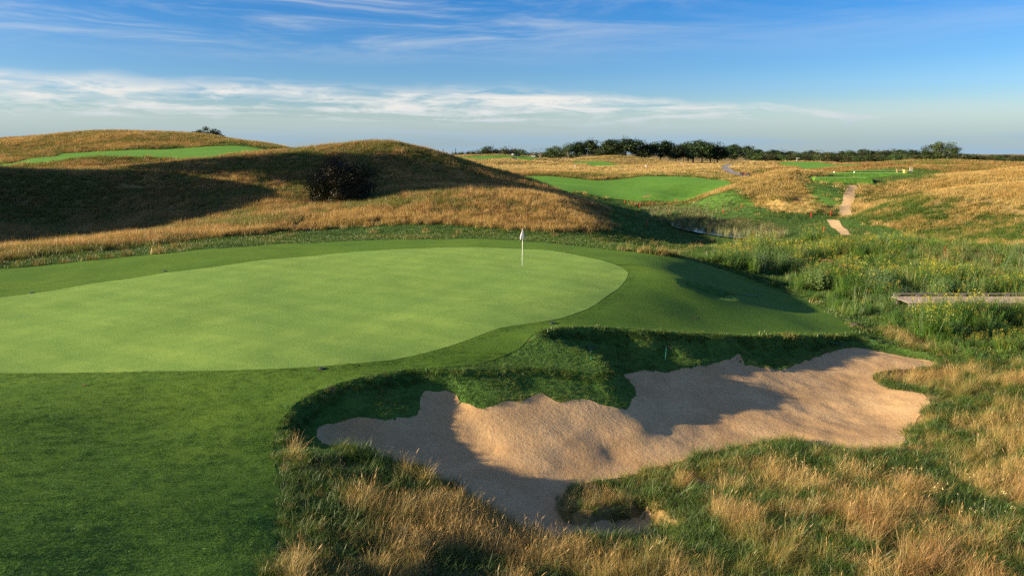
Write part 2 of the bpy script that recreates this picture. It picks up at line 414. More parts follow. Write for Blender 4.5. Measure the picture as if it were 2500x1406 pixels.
# ------------------------------------------------------------------ outlines of the mown and planted zones
GREEN_PX = [(-260,790),(-120,752),(0,727),(250,690),(500,655),(800,622),(1000,608),(1150,604),(1300,610),(1400,622),(1480,640),(1525,658),(1533,672),(1515,700),(1460,740),(1380,775),(1300,790),(1220,802),(1140,832),(1050,860),(900,886),(750,898),(500,907),(250,911),(0,912),(-200,905),(-300,850)]
APRON_PX = [(-300,700),(-120,668),(0,656),(250,633),(500,609),(800,592),(1000,585),(1150,583),(1270,589),(1400,600),(1500,611),(1600,622),(1690,636),(1770,660),(1850,690),(1925,717),(1990,745),(2040,772),(2078,800),(2082,812),(2060,818),
    (2000,822),(1900,823),(1750,820),(1600,812),(1500,806),(1420,802),(1345,807),(1300,822),(1275,845),(1240,865),(1180,888),(1130,898),(1060,905),(1000,908),(950,916),(870,930),(800,952),(740,980),(692,1018),(671,1060),(668,1120),(676,1160),(685,1240),(672,1330),(640,1400),(600,1490),('w',-5.5,5),('w',-14,3),('w',-30,8),('w',-42,24)]
green_poly = smooth_poly(outline(top_raw, GREEN_PX, 6, 90), 3)
apron_poly = smooth_poly(outline(top_raw, APRON_PX, 6, 90), 3)
FAIR_PX = [('w',-7,200),(1250,430),(1330,430),(1400,436),(1450,441),(1500,439),(1560,432),(1640,431),(1720,436),('w',53,188),('w',51,172),('w',46,158),('w',40,151),(1690,487),(1620,492),(1560,492),(1500,487),(1440,478),(1400,470),(1340,458),('w',0,160),('w',-6,178)]
# a height lookup grid, so that thousands of plants can be set on the ground quickly
FAIR_LEFT_PX = [(-60,416),(0,402),(60,391),(150,376),(300,369),(480,360),(550,357),(610,360),(665,371),(640,378),(600,386),(540,392),(470,397),(400,388),(300,384),(220,386),(150,396),(60,404),(0,409)]
FAR_FAIR_PX = [(1900,398),(1960,396),(2030,402),(2110,404),(2060,408),(2010,412),(1965,416),(1920,408)]
FAR_STRIP_PX = [(1395,396),(1440,395),(1500,400),(1550,405),(1500,406),(1440,404)]
FAR_TEE_PX = [(1065,385),(1120,384),(1220,379),(1310,382),(1360,388),(1300,389),(1180,390),(1090,390)]
TEE1_PX = [(1985,441),(2070,441),(2110,447),(2190,449),(2150,453),(2090,451),(2040,447)]
fair_poly = smooth_poly(outline(top_raw, FAIR_PX, 128, 260), 2)
fair_left_poly = smooth_poly(outline(top_raw, FAIR_LEFT_PX, 128, 300), 2)
far_fair_poly = smooth_poly(outline(top_raw, FAR_FAIR_PX, 215, 500), 2)
far_strip_poly = smooth_poly(outline(top_raw, FAR_STRIP_PX, 215, 600), 2)
far_tee_poly = smooth_poly(outline(top_raw, FAR_TEE_PX, 215, 700), 2)

# ------------------------------------------------------------------ materials
MATS = {}
def new_mat(name):
    m = bpy.data.materials.new(name)
    m.use_nodes = True
    MATS[name] = m
    return m, NT(m.node_tree)
def finish(nt, shader):
    nt.n('ShaderNodeOutputMaterial', None, Surface=shader)
def principled(nt, color, rough=0.8, spec=0.3, normal=None, **kw):
    p = nt.n('ShaderNodeBsdfPrincipled')
    nt.set(p, 'Base Color', color)
    nt.set(p, 'Roughness', rough)
    nt.set(p, 'Specular IOR Level', spec)
    if normal is not None:
        nt.set(p, 'Normal', normal)
    for k, v in kw.items():
        nt.set(p, k, v)
    return p.outputs[0]
def bump(nt, h, strength=0.5, dist=0.02, normal=None):
    b = nt.n('ShaderNodeBump', None, Height=h, Strength=strength, Distance=dist)
    if normal is not None:
        nt.set(b, 'Normal', normal)
    return b.outputs[0]
def plain(name, col, rough=0.6, spec=0.4, var=0.25, scale=8.0, metal=0.0, **kw):
    """a paint, wood or metal with a little uneven tone"""
    m, nt = new_mat(name)
    tc = nt.n('ShaderNodeTexCoord')
    n1 = nt.noise(tc.outputs['Object'], scale, 5.0, 0.6)
    n2 = nt.noise(tc.outputs['Object'], scale * 7, 3.0, 0.6)
    f = nt.math('ADD', nt.math('MULTIPLY', n1, 0.7), nt.math('MULTIPLY', n2, 0.3))
    lo = tuple(c * (1 - var) for c in col); hi = tuple(min(1, c * (1 + var)) for c in col)
    colr = nt.mix(nt.ss(f, 0.3, 0.7), c4(*lo), c4(*hi))
    finish(nt, principled(nt, colr, rough, spec, bump(nt, n2, 0.15, 0.01), Metallic=metal, **kw))
    return m

def mown(name, base, alt, dark, stripe=0.0, dew=0.0, grain=38.0, patch=0.16, sheen=0.08):
    """close-cut turf: patches, mowing lanes, blade grain and dew glints painted as pale dots"""
    m, nt = new_mat(name)
    geo = nt.n('ShaderNodeNewGeometry')
    pos = geo.outputs['Position']
    p1 = nt.noise(pos, patch, 4.0, 0.6, 0.3)
    p2 = nt.noise(pos, patch * 7, 4.0, 0.6)
    g1 = nt.noise(nt.mapping(pos, (1, 1, 0.4)), grain, 3.0, 0.65)
    col = nt.mix(nt.ss(p1, 0.36, 0.66), c4(*base), c4(*alt))
    col = nt.mix(nt.math('MULTIPLY', nt.ss(p2, 0.38, 0.72), 0.60), col, c4(*dark))
    if stripe:
        wv = nt.n('ShaderNodeTexWave', {'wave_type': 'BANDS', 'bands_direction': 'X', 'wave_profile': 'SIN'}, Scale=0.155, Distortion=0.6, Detail=2.0)
        nt.set(wv, 'Vector', nt.mapping(pos, (1, 1, 1), (0, 0, R(-62))))
        col = nt.mix(nt.math('MULTIPLY', nt.ss(wv.outputs[1], 0.35, 0.65), stripe), col, c4(*dark))
        wv2 = nt.n('ShaderNodeTexWave', {'wave_type': 'BANDS', 'bands_direction': 'X', 'wave_profile': 'SIN'}, Scale=0.155, Distortion=0.6, Detail=2.0)
        nt.set(wv2, 'Vector', nt.mapping(pos, (1, 1, 1), (0, 0, R(28))))
        col = nt.mix(nt.math('MULTIPLY', nt.ss(wv2.outputs[1], 0.35, 0.65), stripe * 0.6), col, c4(*dark))
    col = nt.mix(nt.ss(g1, 0.30, 0.70), nt.mix(0.42, col, c4(dark[0] * .5, dark[1] * .5, dark[2] * .5)), nt.mix(0.14, col, c4(0.42, 0.5, 0.16)))
    if dew:
        vor = nt.n('ShaderNodeTexVoronoi', {'feature': 'F1'}, Scale=11.0)
        nt.set(vor, 'Vector', pos)
        dots = nt.math('MULTIPLY', nt.ss(vor.outputs['Distance'], 0.10, 0.04), dew)
        col = nt.mix(dots, col, c4(0.75, 0.78, 0.66))  # glints of dew painted into the turf colour as pale dots
    nrm = bump(nt, g1, 0.55, 0.025)
    finish(nt, principled(nt, col, 0.85, 0.06, nrm, **{'Sheen Weight': sheen, 'Sheen Roughness': 0.45, 'Sheen Tint': c4(*[min(1, c * 2.2) for c in alt])}))
    return m

mat_green = mown('putting_green_turf', (0.160, 0.285, 0.058), (0.215, 0.325, 0.062), (0.088, 0.200, 0.038), stripe=0.30, dew=0.5, grain=30, patch=0.14)
mat_apron = mown('apron_turf', (0.047, 0.126, 0.010), (0.092, 0.168, 0.012), (0.026, 0.088, 0.008), stripe=0.10, dew=0.6, grain=26, patch=0.13)
mat_fair = mown('fairway_turf', (0.070, 0.205, 0.022), (0.100, 0.235, 0.026), (0.045, 0.15, 0.018), stripe=0.30, grain=3.0, patch=0.05)
mat_tee = mown('tee_turf', (0.13, 0.29, 0.06), (0.17, 0.32, 0.07), (0.09, 0.23, 0.045), stripe=0.2, grain=4.0, patch=0.08)

# rough ground under the long grass; the zone is a smooth field stored on the sheet
m, nt = new_mat('rough_ground')
geo = nt.n('ShaderNodeNewGeometry'); pos = geo.outputs['Position']
lush = nt.n('ShaderNodeAttribute', {'attribute_name': 'lush'}).outputs['Fac']
n1 = nt.noise(pos, 0.12, 5.0, 0.6, 0.4)
n2 = nt.noise(nt.mapping(pos, (1, 1, 1)), 1.3, 5.0, 0.65)
n3 = nt.noise(pos, 9.0, 4.0, 0.65)
straw = nt.mix(nt.ss(n2, 0.34, 0.66), c4(0.20, 0.145, 0.05), c4(0.30, 0.215, 0.085))
straw = nt.mix(nt.math('MULTIPLY', nt.ss(n1, 0.46, 0.66), 0.55), straw, c4(0.15, 0.145, 0.04))
straw = nt.mix(nt.math('MULTIPLY', nt.ss(n3, 0.5, 0.75), 0.5), straw, c4(0.10, 0.075, 0.03))
grn = nt.mix(nt.ss(n2, 0.32, 0.66), c4(0.055, 0.125, 0.022), c4(0.085, 0.165, 0.032))
grn = nt.mix(nt.math('MULTIPLY', nt.ss(n3, 0.48, 0.74), 0.6), grn, c4(0.028, 0.07, 0.014))
lf = nt.ss(nt.math('ADD', lush, nt.math('MULTIPLY', nt.math('SUBTRACT', n2, 0.5), 0.7)), 0.4, 0.6)
colr = nt.mix(lf, straw, grn)
nrm = bump(nt, n3, 0.7, 0.06, bump(nt, n2, 0.7, 0.25))
finish(nt, principled(nt, colr, 0.95, 0.1, nrm))

# bunker sand: raked grooves, footprints worn smooth, damp and dry patches
m, nt = new_mat('bunker_sand')
geo = nt.n('ShaderNodeNewGeometry'); pos = geo.outputs['Position']
wob = nt.n('ShaderNodeVectorMath', {'operation': 'ADD'}, _0=pos)
wn = nt.n('ShaderNodeTexNoise', None, Scale=0.28, Detail=2.0); nt.set(wn, 'Vector', pos)
ws = nt.n('ShaderNodeVectorMath', {'operation': 'SCALE'}, _0=wn.outputs['Color']); nt.set(ws, 'Scale', 2.6)
nt.set(wob, '_1', ws.outputs[0])
rk = nt.n('ShaderNodeTexWave', {'wave_type': 'BANDS', 'bands_direction': 'Y', 'wave_profile': 'SIN'}, Scale=1.9, Distortion=6.0, Detail=4.0)
nt.set(rk, 'Detail Scale', 1.5); nt.set(rk, 'Vector', nt.mapping(wob.outputs[0], (1, 1, 1), (0, 0, R(14))))
s1 = nt.noise(pos, 0.45, 5.0, 0.6, 0.5)
s2 = nt.noise(pos, 5.0, 5.0, 0.7)
s3 = nt.noise(pos, 38.0, 3.0, 0.65)
clod = nt.n('ShaderNodeTexVoronoi', {'feature': 'F1'}, Scale=4.5); nt.set(clod, 'Vector', pos)
colr = nt.mix(nt.ss(s1, 0.34, 0.68), c4(0.45, 0.285, 0.13), c4(0.57, 0.385, 0.19))
colr = nt.mix(nt.math('MULTIPLY', nt.ss(s2, 0.48, 0.75), 0.5), colr, c4(0.32, 0.185, 0.085))
colr = nt.mix(nt.math('MULTIPLY', nt.ss(s3, 0.35, 0.7), 0.22), colr, c4(0.66, 0.46, 0.25))
hgt = nt.math('ADD', nt.math('MULTIPLY', rk.outputs[1], nt.math('MULTIPLY', nt.ss(s1, 0.40, 0.62), 0.20)), nt.math('ADD', nt.math('MULTIPLY', s2, 1.5), nt.math('MULTIPLY', s3, 0.5)))
hgt = nt.math('ADD', hgt, nt.math('MULTIPLY', nt.ss(clod.outputs['Distance'], 0.16, 0.04), nt.math('MULTIPLY', nt.ss(s1, 0.5, 0.62), 0.9)))
finish(nt, principled(nt, colr, 0.95, 0.12, bump(nt, hgt, 0.5, 0.045)))

m, nt = new_mat('gravel_path')
geo = nt.n('ShaderNodeNewGeometry'); pos = geo.outputs['Position']
n2 = nt.noise(pos, 1.1, 5.0, 0.6); n3 = nt.noise(pos, 14.0, 4.0, 0.7)
colr = nt.mix(nt.ss(n2, 0.3, 0.7), c4(0.48, 0.33, 0.155), c4(0.62, 0.45, 0.235))
colr = nt.mix(nt.math('MULTIPLY', n3, 0.4), colr, c4(0.33, 0.25, 0.16))
finish(nt, principled(nt, colr, 0.95, 0.1, bump(nt, n3, 0.5, 0.03)))
m, nt = new_mat('asphalt_path')
geo = nt.n('ShaderNodeNewGeometry'); pos = geo.outputs['Position']
n2 = nt.noise(pos, 0.7, 5.0, 0.6); n3 = nt.noise(pos, 12.0, 4.0, 0.7)
colr = nt.mix(nt.ss(n2, 0.3, 0.7), c4(0.17, 0.165, 0.155), c4(0.25, 0.24, 0.225))
finish(nt, principled(nt, colr, 0.9, 0.2, bump(nt, n3, 0.4, 0.02)))
m, nt = new_mat('pond_water')
geo = nt.n('ShaderNodeNewGeometry'); pos = geo.outputs['Position']
n2 = nt.noise(nt.mapping(pos, (1, 0.5, 1)), 1.2, 3.0, 0.6)
finish(nt, principled(nt, c4(0.012, 0.022, 0.012), 0.06, 0.5, bump(nt, n2, 0.08, 0.03)))

# ------------------------------------------------------------------ object helpers
def tag(o, label=None, category=None, group=None, kind=None):
    if label: o['label'] = label
    if category: o['category'] = category
    if group: o['group'] = group
    if kind: o['kind'] = kind
    return o
def mesh_object(name, verts, faces, mats, parent=None, smooth_shade=False, face_mats=None):
    me = bpy.data.meshes.new(name)
    me.from_pydata([tuple(v) for v in verts], [], [tuple(int(i) for i in f) for f in faces])
    for mt in (mats if isinstance(mats, (list, tuple)) else [mats]):
        me.materials.append(MATS[mt] if isinstance(mt, str) else mt)
    if face_mats is not None:
        me.polygons.foreach_set('material_index', np.asarray(face_mats, dtype=np.int32))
    if smooth_shade:
        me.polygons.foreach_set('use_smooth', np.ones(len(me.polygons), bool))
    me.update()
    o = bpy.data.objects.new(name, me)
    COL.objects.link(o)
    if parent is not None:
        o.parent = parent
    return o
def fast_mesh(name, V, Fc, mats, smooth_shade=False):
    """Fc: (n,3) or (n,4) integer array"""
    me = bpy.data.meshes.new(name)
    V = np.asarray(V, np.float32); Fc = np.asarray(Fc, np.int32)
    k = Fc.shape[1]
    me.vertices.add(len(V)); me.vertices.foreach_set('co', V.ravel())
    me.loops.add(Fc.size); me.loops.foreach_set('vertex_index', Fc.ravel())
    me.polygons.add(len(Fc))
    me.polygons.foreach_set('loop_start', np.arange(len(Fc), dtype=np.int32) * k)
    me.polygons.foreach_set('use_smooth', np.full(len(Fc), smooth_shade))
    for mt in mats:
        me.materials.append(MATS[mt] if isinstance(mt, str) else mt)
    me.update(calc_edges=True)
    me.validate()
    return me
def empty(name, loc, rz=0.0):
    o = bpy.data.objects.new(name, None)
    o.location = loc
    o.rotation_euler = (0, 0, rz)
    COL.objects.link(o)
    return o
def sheet(name, poly, spacing, lift, mat, zfun=None, label=None):
    """a thin layer lying on the land inside an outline, its rim exact"""
    poly = np.asarray(poly, float)
    # resample the rim
    rim = []
    for i in range(len(poly)):
        a, b = poly[i], poly[(i + 1) % len(poly)]
        k = max(1, int(np.hypot(*(b - a)) / spacing))
        for j in range(k):
            rim.append(a + (b - a) * j / k)
    rim = np.array(rim)
    x0, y0 = poly.min(0); x1, y1 = poly.max(0)
    gx, gy = np.meshgrid(np.arange(x0, x1, spacing), np.arange(y0, y1, spacing))
    gx = gx.ravel() + (rng.random(gx.size) - .5) * spacing * .3; gy = gy.ravel() + (rng.random(gy.size) - .5) * spacing * .3
    keep = inpoly(gx, gy, poly)
    gx, gy = gx[keep], gy[keep]
    keep = polydist(gx, gy, poly) > spacing * 0.4
    gx, gy = gx[keep], gy[keep]
    pts = [Vector(p) for p in rim] + [Vector((a, b)) for a, b in zip(gx, gy)]
    n = len(rim)
    edges = [(i, (i + 1) % n) for i in range(n)]
    V, E, Fc, _, _, _ = delaunay_2d_cdt(pts, edges, [list(range(n))], 1, 1e-4)
    xy = np.array([(v.x, v.y) for v in V])
    z = (zfun(xy[:, 0], xy[:, 1]) if zfun else ground(xy[:, 0], xy[:, 1])) + lift
    me = fast_mesh(name, np.column_stack([xy, z]), np.array([f if len(f) == 3 else f[:3] for f in Fc]), [mat], True)
    bm = bmesh.new(); bm.from_mesh(me); bmesh.ops.recalc_face_normals(bm, faces=bm.faces)
    if sum(f.normal.z for f in bm.faces) < 0:
        bmesh.ops.reverse_faces(bm, faces=bm.faces)
    bm.to_mesh(me); bm.free()
    o = bpy.data.objects.new(name, me)
    COL.objects.link(o)
    o['kind'] = 'structure'
    if label: o['label'] = label
    return o
def ribbon(points, width):
    """outline of a path of given width along a line of points"""
    p = np.asarray(points, float)[:, :2]
    wd = np.broadcast_to(np.asarray(width, float), (len(p),))
    t = np.gradient(p, axis=0); t /= np.linalg.norm(t, axis=1)[:, None]
    nrm = np.column_stack([-t[:, 1], t[:, 0]])
    return np.vstack([p + nrm * wd[:, None] / 2, (p - nrm * wd[:, None] / 2)[::-1]])

# ------------------------------------------------------------------ zones: 1 = green rough, 0 = straw fescue
ROUGH_PX = [  # green rough behind the apron and round the ponds (photo outlines laid on the land)
    ([(-100,668),(0,640),(300,606),(500,582),(700,562),(850,552),(1000,545),(1120,548),(1250,560),(1380,566),(1470,560),(1490,535),(1480,512),(1440,497),('w',7,122),('w',3,140),('w',6,150),(1500,480),(1560,488),(1620,492),(1700,488),('w',43,140),('w',45,126),(1900,514),(1990,512),(2050,520),(2066,532),(2120,545),(2200,560),(2300,585),(2420,600),(2560,600),(2560,640),(2560,900),(2400,890),(2300,886),(2140,850),(2085,826),(1990,765),(1690,636),(1500,612),(1270,590),(1000,586),(500,610),(0,658),(-100,680)], 20, 180),
    ([(1940,436),(2000,446),(2050,450),(2080,452),(2068,520),(2000,512),(1985,480),(1950,455)], 100, 200),
    ([(1940,430),(2000,424),(2100,416),(2240,412),(2330,420),(2300,432),(2200,440),(2150,452),(2090,452),(1990,448)], 120, 240),
    ([(540,350),(600,352),(660,360),(695,368),(660,374),(600,362),(540,358)], 130, 260),
    ([(-60,402),(0,396),(80,384),(150,374),(300,364),(480,356),(480,362),(300,372),(150,380),(0,406)], 130, 260),
]
rough_polys = [outline(top_raw, p, a, b) for p, a, b in ROUGH_PX]
FORE_GREEN_PX = [(672,1130),(690,1140),(760,1150),(860,1170),(900,1230),(830,1300),(800,1380),(780,1480),(600,1490),(640,1400),(672,1330),(685,1240)]
NOSE_PX = [(1262,850),(1300,826),(1322,823),(1345,834),(1390,847),(1438,860),(1468,878),(1482,905),(1450,918),(1390,910),(1320,905),(1240,906),(1150,911),(1100,908),(1150,896),(1200,880)]
nose_poly = outline(top_raw, NOSE_PX, 6, 60)
fore_green = outline(top_raw, FORE_GREEN_PX, 6, 60)
def lushness(x, y):
    v = np.zeros(np.shape(x))
    for p in rough_polys:
        d = polydist(x, y, p) * np.where(inpoly(x, y, p), 1, -1)
        sc = np.clip(y * 0.02, 0.4, 4.0)
        v = np.maximum(v, np.clip(0.5 + d / sc * 0.5, 0, 1))
    v = np.maximum(v, np.clip(0.5 + sdf(x, y, fore_green) / -0.8 * 0.5, 0, 1))
    # the grassy faces of the bunker
    inL = inpoly(x, y, lip_poly)
    v = np.where((inL & (back_side(x, y) | (x < -3.6))) | ((polydist(x, y, lip_poly) < 0.5) & (back_side(x, y) | ((x < -4.6) & (y > 17.2)))), 1.0, v)
    v = np.where(inpoly(x, y, apron_poly) | inpoly(x, y, nose_poly), 1.0, v)
    return v

# ------------------------------------------------------------------ the ground, one sheet to the horizon
def varsteps(stops):
    out = [stops[0][0]]
    for (a, st), (b, _) in zip(stops[:-1], stops[1:]):
        k = max(1, int(round((b - a) / st)))
        out += list(a + (b - a) * (np.arange(k) + 1) / k)
    return np.array(out)
def qq(y):
    return 60 * math.log(y + 30)
qv = varsteps([(qq(-26), 3.0), (qq(6), 0.5), (qq(11), 0.19), (qq(42), 0.36), (qq(130), 0.75), (qq(720), 3.0), (qq(9000), 1)])
pv = varsteps([(-95, 3.0), (-46, 0.45), (-22, 0.19), (24, 0.40), (46, 3.0), (95, 1)])
PP, QQ = np.meshgrid(pv, qv)
GYY = np.exp(QQ / 60) - 30
GXX = PP / 60 * (GYY + 30)
gx, gy = GXX.ravel(), GYY.ravel()
gzv = ground(gx, gy)
# keep the base below the sheets that lie on it
nr, nc = GXX.shape
idx = np.arange(nr * nc).reshape(nr, nc)
quads = np.stack([idx[:-1, :-1], idx[:-1, 1:], idx[1:, 1:], idx[1:, :-1]], -1).reshape(-1, 4)
me = fast_mesh('ground', np.column_stack([gx, gy, gzv]), quads, ['rough_ground'], True)
a = me.attributes.new('lush', 'FLOAT', 'POINT')
lush_v = np.zeros(len(gx))
sel = (gy > 5) & (gy < 280)
lush_v[sel] = lushness(gx[sel], gy[sel])
a.data.foreach_set('value', lush_v.astype(np.float32))
ground_obj = bpy.data.objects.new('ground', me)
COL.objects.link(ground_obj)
tag(ground_obj, 'rolling golf course ground under fescue and rough grass', kind='structure')
# quick bilinear lookup of the sheet
def zlook(x, y):
    x = np.asarray(x, float); y = np.asarray(y, float)
    q = 60 * np.log(y + 30); p = 60 * x / (y + 30)
    i = np.clip(np.searchsorted(qv, q) - 1, 0, nr - 2); j = np.clip(np.searchsorted(pv, p) - 1, 0, nc - 2)
    fq = np.clip((q - qv[i]) / (qv[i + 1] - qv[i]), 0, 1); fp = np.clip((p - pv[j]) / (pv[j + 1] - pv[j]), 0, 1)
    Z = gzv.reshape(nr, nc)
    return (Z[i, j] * (1 - fp) + Z[i, j + 1] * fp) * (1 - fq) + (Z[i + 1, j] * (1 - fp) + Z[i + 1, j + 1] * fp) * fq
def llook(x, y):
    q = 60 * np.log(np.asarray(y) + 30); p = 60 * np.asarray(x) / (np.asarray(y) + 30)
    i = np.clip(np.searchsorted(qv, q), 0, nr - 1); j = np.clip(np.searchsorted(pv, p), 0, nc - 1)
    return lush_v.reshape(nr, nc)[i, j]

sheet('apron', apron_poly, 0.55, 0.014, 'apron_turf', zlook)
sheet('putting_green', green_poly, 0.55, 0.022, 'putting_green_turf', zlook)
sheet('sand_bunker', sand_poly, 0.16, 0.016, 'bunker_sand', zlook)
pot_floor = smooth_poly(pot_poly.mean(0) + (pot_poly - pot_poly.mean(0)) * np.array([0.62, 0.55]) + np.array([0.35, -0.1]), 1)
sheet('pot_bunker', pot_floor, 0.16, 0.016, 'bunker_sand', zlook)
sheet('fairway', fair_poly, 1.6, 0.05, 'fairway_turf', zlook)
sheet('fairway', fair_left_poly, 1.6, 0.05, 'fairway_turf', zlook)
sheet('fairway', far_fair_poly, 4.0, 0.10, 'fairway_turf', zlook)
sheet('fairway', far_strip_poly, 4.0, 0.12, 'fairway_turf', zlook)
sheet('fairway', far_tee_poly, 5.0, 0.14, 'fairway_turf', zlook)
def smooth_line(p, n=5):
    p = np.asarray(p, float); out = []
    q = np.vstack([2 * p[0] - p[1], p, 2 * p[-1] - p[-2]])
    for i in range(1, len(q) - 2):
        a, b, c, d = q[i - 1], q[i], q[i + 1], q[i + 2]
        for k in range(n):
            t = k / n
            out.append(0.5 * ((2 * b) + (-a + c) * t + (2 * a - 5 * b + 4 * c - d) * t * t + (-a + 3 * b - 3 * c + d) * t ** 3))
    out.append(p[-1])
    return np.array(out)
def path_line(px, y0, y1):
    return smooth_line([march(top_raw, u, v, y0, y1) for u, v in px])
walk_up = path_line([(2080,453),(2078,465),(2072,485),(2066,505),(2064,520),(2074,529)], 100, 160)
walk_low = path_line([(2030,537),(2040,550),(2055,562),(2066,575)], 80, 130)
cart_path = path_line([(1796,401),(1778,404),(1770,410),(1776,417),(1795,425),(1815,430),(1845,436)], 200, 400)
walk_up_poly = ribbon(walk_up, np.linspace(1.7, 2.0, len(walk_up)) + (fbm(np.arange(len(walk_up)) * .6, 0 * walk_up[:, 0], 5) - .5) * .8)
walk_low_poly = ribbon(walk_low, 1.3 + (fbm(np.arange(len(walk_low)) * .6, 0 * walk_low[:, 0], 6) - .5) * .6)
cart_path_poly = ribbon(cart_path, 3.6)
sheet('path', walk_up_poly, 0.5, 0.05, 'gravel_path', zlook)
sheet('path', walk_low_poly, 0.5, 0.05, 'gravel_path', zlook)
sheet('cart_path', cart_path_poly, 1.2, 0.08, 'asphalt_path', zlook)
# ------------------------------------------------------------------ plant materials
def leaf_mat(name, translucent=0.35, gloss=0.06, instanced=True, rough=0.5):
    """colour = colour stored on the leaf times the tint of the single plant"""
    m, nt = new_mat(name)
    vc = nt.n('ShaderNodeAttribute', {'attribute_name': 'vc'}).outputs['Color']
    if instanced:
        tint = nt.n('ShaderNodeAttribute', {'attribute_name': 'tint', 'attribute_type': 'INSTANCER'}).outputs['Color']
        col = nt.mix(1.0, vc, tint, 'MULTIPLY')
    else:
        oi = nt.n('ShaderNodeObjectInfo')
        v = nt.math('ADD', 0.75, nt.math('MULTIPLY', oi.outputs['Random'], 0.5))
        hs = nt.n('ShaderNodeHueSaturation', None, Saturation=1.0, Color=vc)
        nt.set(hs, 'Value', v)
        nt.set(hs, 'Hue', nt.math('ADD', 0.485, nt.math('MULTIPLY', oi.outputs['Random'], 0.03)))
        col = hs.outputs[0]
    d = nt.n('ShaderNodeBsdfDiffuse', None, Color=col)
    t = nt.n('ShaderNodeBsdfTranslucent', None, Color=nt.mix(0.3, col, nt.mix(1.0, col, c4(1.0, 1.15, 0.5), 'MULTIPLY')))
    mx = nt.n('ShaderNodeMixShader', None, _0=translucent, _1=d.outputs[0], _2=t.outputs[0])
    g = nt.n('ShaderNodeBsdfGlossy', None, Roughness=rough)
    g.inputs['Color'].default_value = (1, 1, 1, 1)
    mx2 = nt.n('ShaderNodeMixShader', None, _0=gloss, _1=mx.outputs[0], _2=g.outputs[0])
    finish(nt, mx2.outputs[0])
    return m
leaf_mat('grass_blade', 0.32, 0.035)
leaf_mat('meadow_leaf', 0.35, 0.04)
leaf_mat('tree_leaf', 0.25, 0.02, False)
plain('bark', (0.13, 0.10, 0.075), 0.95, 0.1, 0.4, 3.0)
plain('pale_bark', (0.34, 0.29, 0.23), 0.9, 0.1, 0.35, 3.0)

PROTO = {}
def proto_mesh(name, V, T, C, mat, link=None):
    """a plant model: triangles with a colour on every corner point"""
    me = fast_mesh(name, V, T, [mat], False)
    at_ = me.color_attributes.new('vc', 'FLOAT_COLOR', 'POINT')
    at_.data.foreach_set('color', np.column_stack([C, np.ones(len(C))]).astype(np.float32).ravel())
    return me
def blades(n, rad, hmin, hmax, width, lean, curl, g, root_col, tip_col, seg=3, plume=0.0, plume_col=(1, .9, .8), cvar=0.15, lean_az=None, disc_pow=0.5):
    """a clump of bent, tapering blades; some end in a thin seed plume"""
    r = rad * g.random(n) ** disc_pow; th = g.random(n) * 2 * np.pi
    root = np.column_stack([r * np.cos(th), r * np.sin(th), np.zeros(n) - 0.02])
    L = hmin + (hmax - hmin) * g.random(n)
    if lean_az is None:
        phi = th * 0.6 + g.normal(0, 1.2, n)
    else:
        phi = lean_az + g.normal(0, 0.8, n)
    a0 = np.abs(g.normal(0, lean, n)) * (0.4 + 0.8 * r / max(rad, 1e-6)); k = curl * (0.4 + g.random(n))
    ts = np.linspace(0, 1, seg + 1)
    pts = [root]
    pos = root.copy()
    for i in range(seg):
        ang = a0 + k * (ts[i] + ts[i + 1]) * 0.5
        st = (L / seg)[:, None] * np.column_stack([np.sin(ang) * np.cos(phi), np.sin(ang) * np.sin(phi), np.cos(ang)])
        pos = pos + st
        pts.append(pos.copy())
    wa = phi + np.pi / 2 + g.normal(0, 0.7, n)
    wd = np.column_stack([np.cos(wa), np.sin(wa), np.zeros(n)]) * (width * (0.7 + 0.6 * g.random(n)))[:, None] / 2
    V = []; C = []; T = []
    rc, tc_ = np.array(root_col), np.array(tip_col)
    bright = 1 + g.normal(0, cvar, n)
    for i in range(seg):
        wf = 1.0 if i == 0 else (1.0 - 0.75 * (ts[i]))
        V += [pts[i] - wd * wf, pts[i] + wd * wf]
        cc = (rc + (tc_ - rc) * ts[i] ** 0.8)[None] * bright[:, None]
        C += [cc, cc]
    V.append(pts[seg]); C.append(tc_[None] * bright[:, None])
    nv = 2 * seg + 1
    V = np.stack(V, 1).reshape(-1, 3); C = np.stack(C, 1).reshape(-1, 3)
    base = np.arange(n)[:, None] * nv
    for i in range(seg - 1):
        T += [base + np.array([[2 * i, 2 * i + 1, 2 * i + 3]]), base + np.array([[2 * i, 2 * i + 3, 2 * i + 2]])]
    T.append(base + np.array([[2 * seg - 2, 2 * seg - 1, 2 * seg]]))
    T = np.concatenate(T)
    if plume > 0:
        m_ = g.random(n) < plume
        tip = pts[seg][m_]; d = pts[seg][m_] - pts[seg - 1][m_]
        d /= np.linalg.norm(d, axis=1)[:, None]
        side = wd[m_] / np.linalg.norm(wd[m_], axis=1)[:, None] * 0.006
        ln = (0.10 + 0.08 * g.random(m_.sum()))[:, None]
        a = tip - d * ln * 0.3
        P = np.stack([a, a + d * ln * 0.45 - side, a + d * ln * 0.45 + side, a + d * ln], 1).reshape(-1, 3)
        b0 = len(V) + np.arange(m_.sum())[:, None] * 4
        T = np.concatenate([T, b0 + np.array([[0, 1, 2]]), b0 + np.array([[1, 3, 2]])])
        V = np.concatenate([V, P]); C = np.concatenate([C, np.tile(np.array(plume_col), (len(P), 1))])
    return V, T, np.clip(C, 0.01, 3)
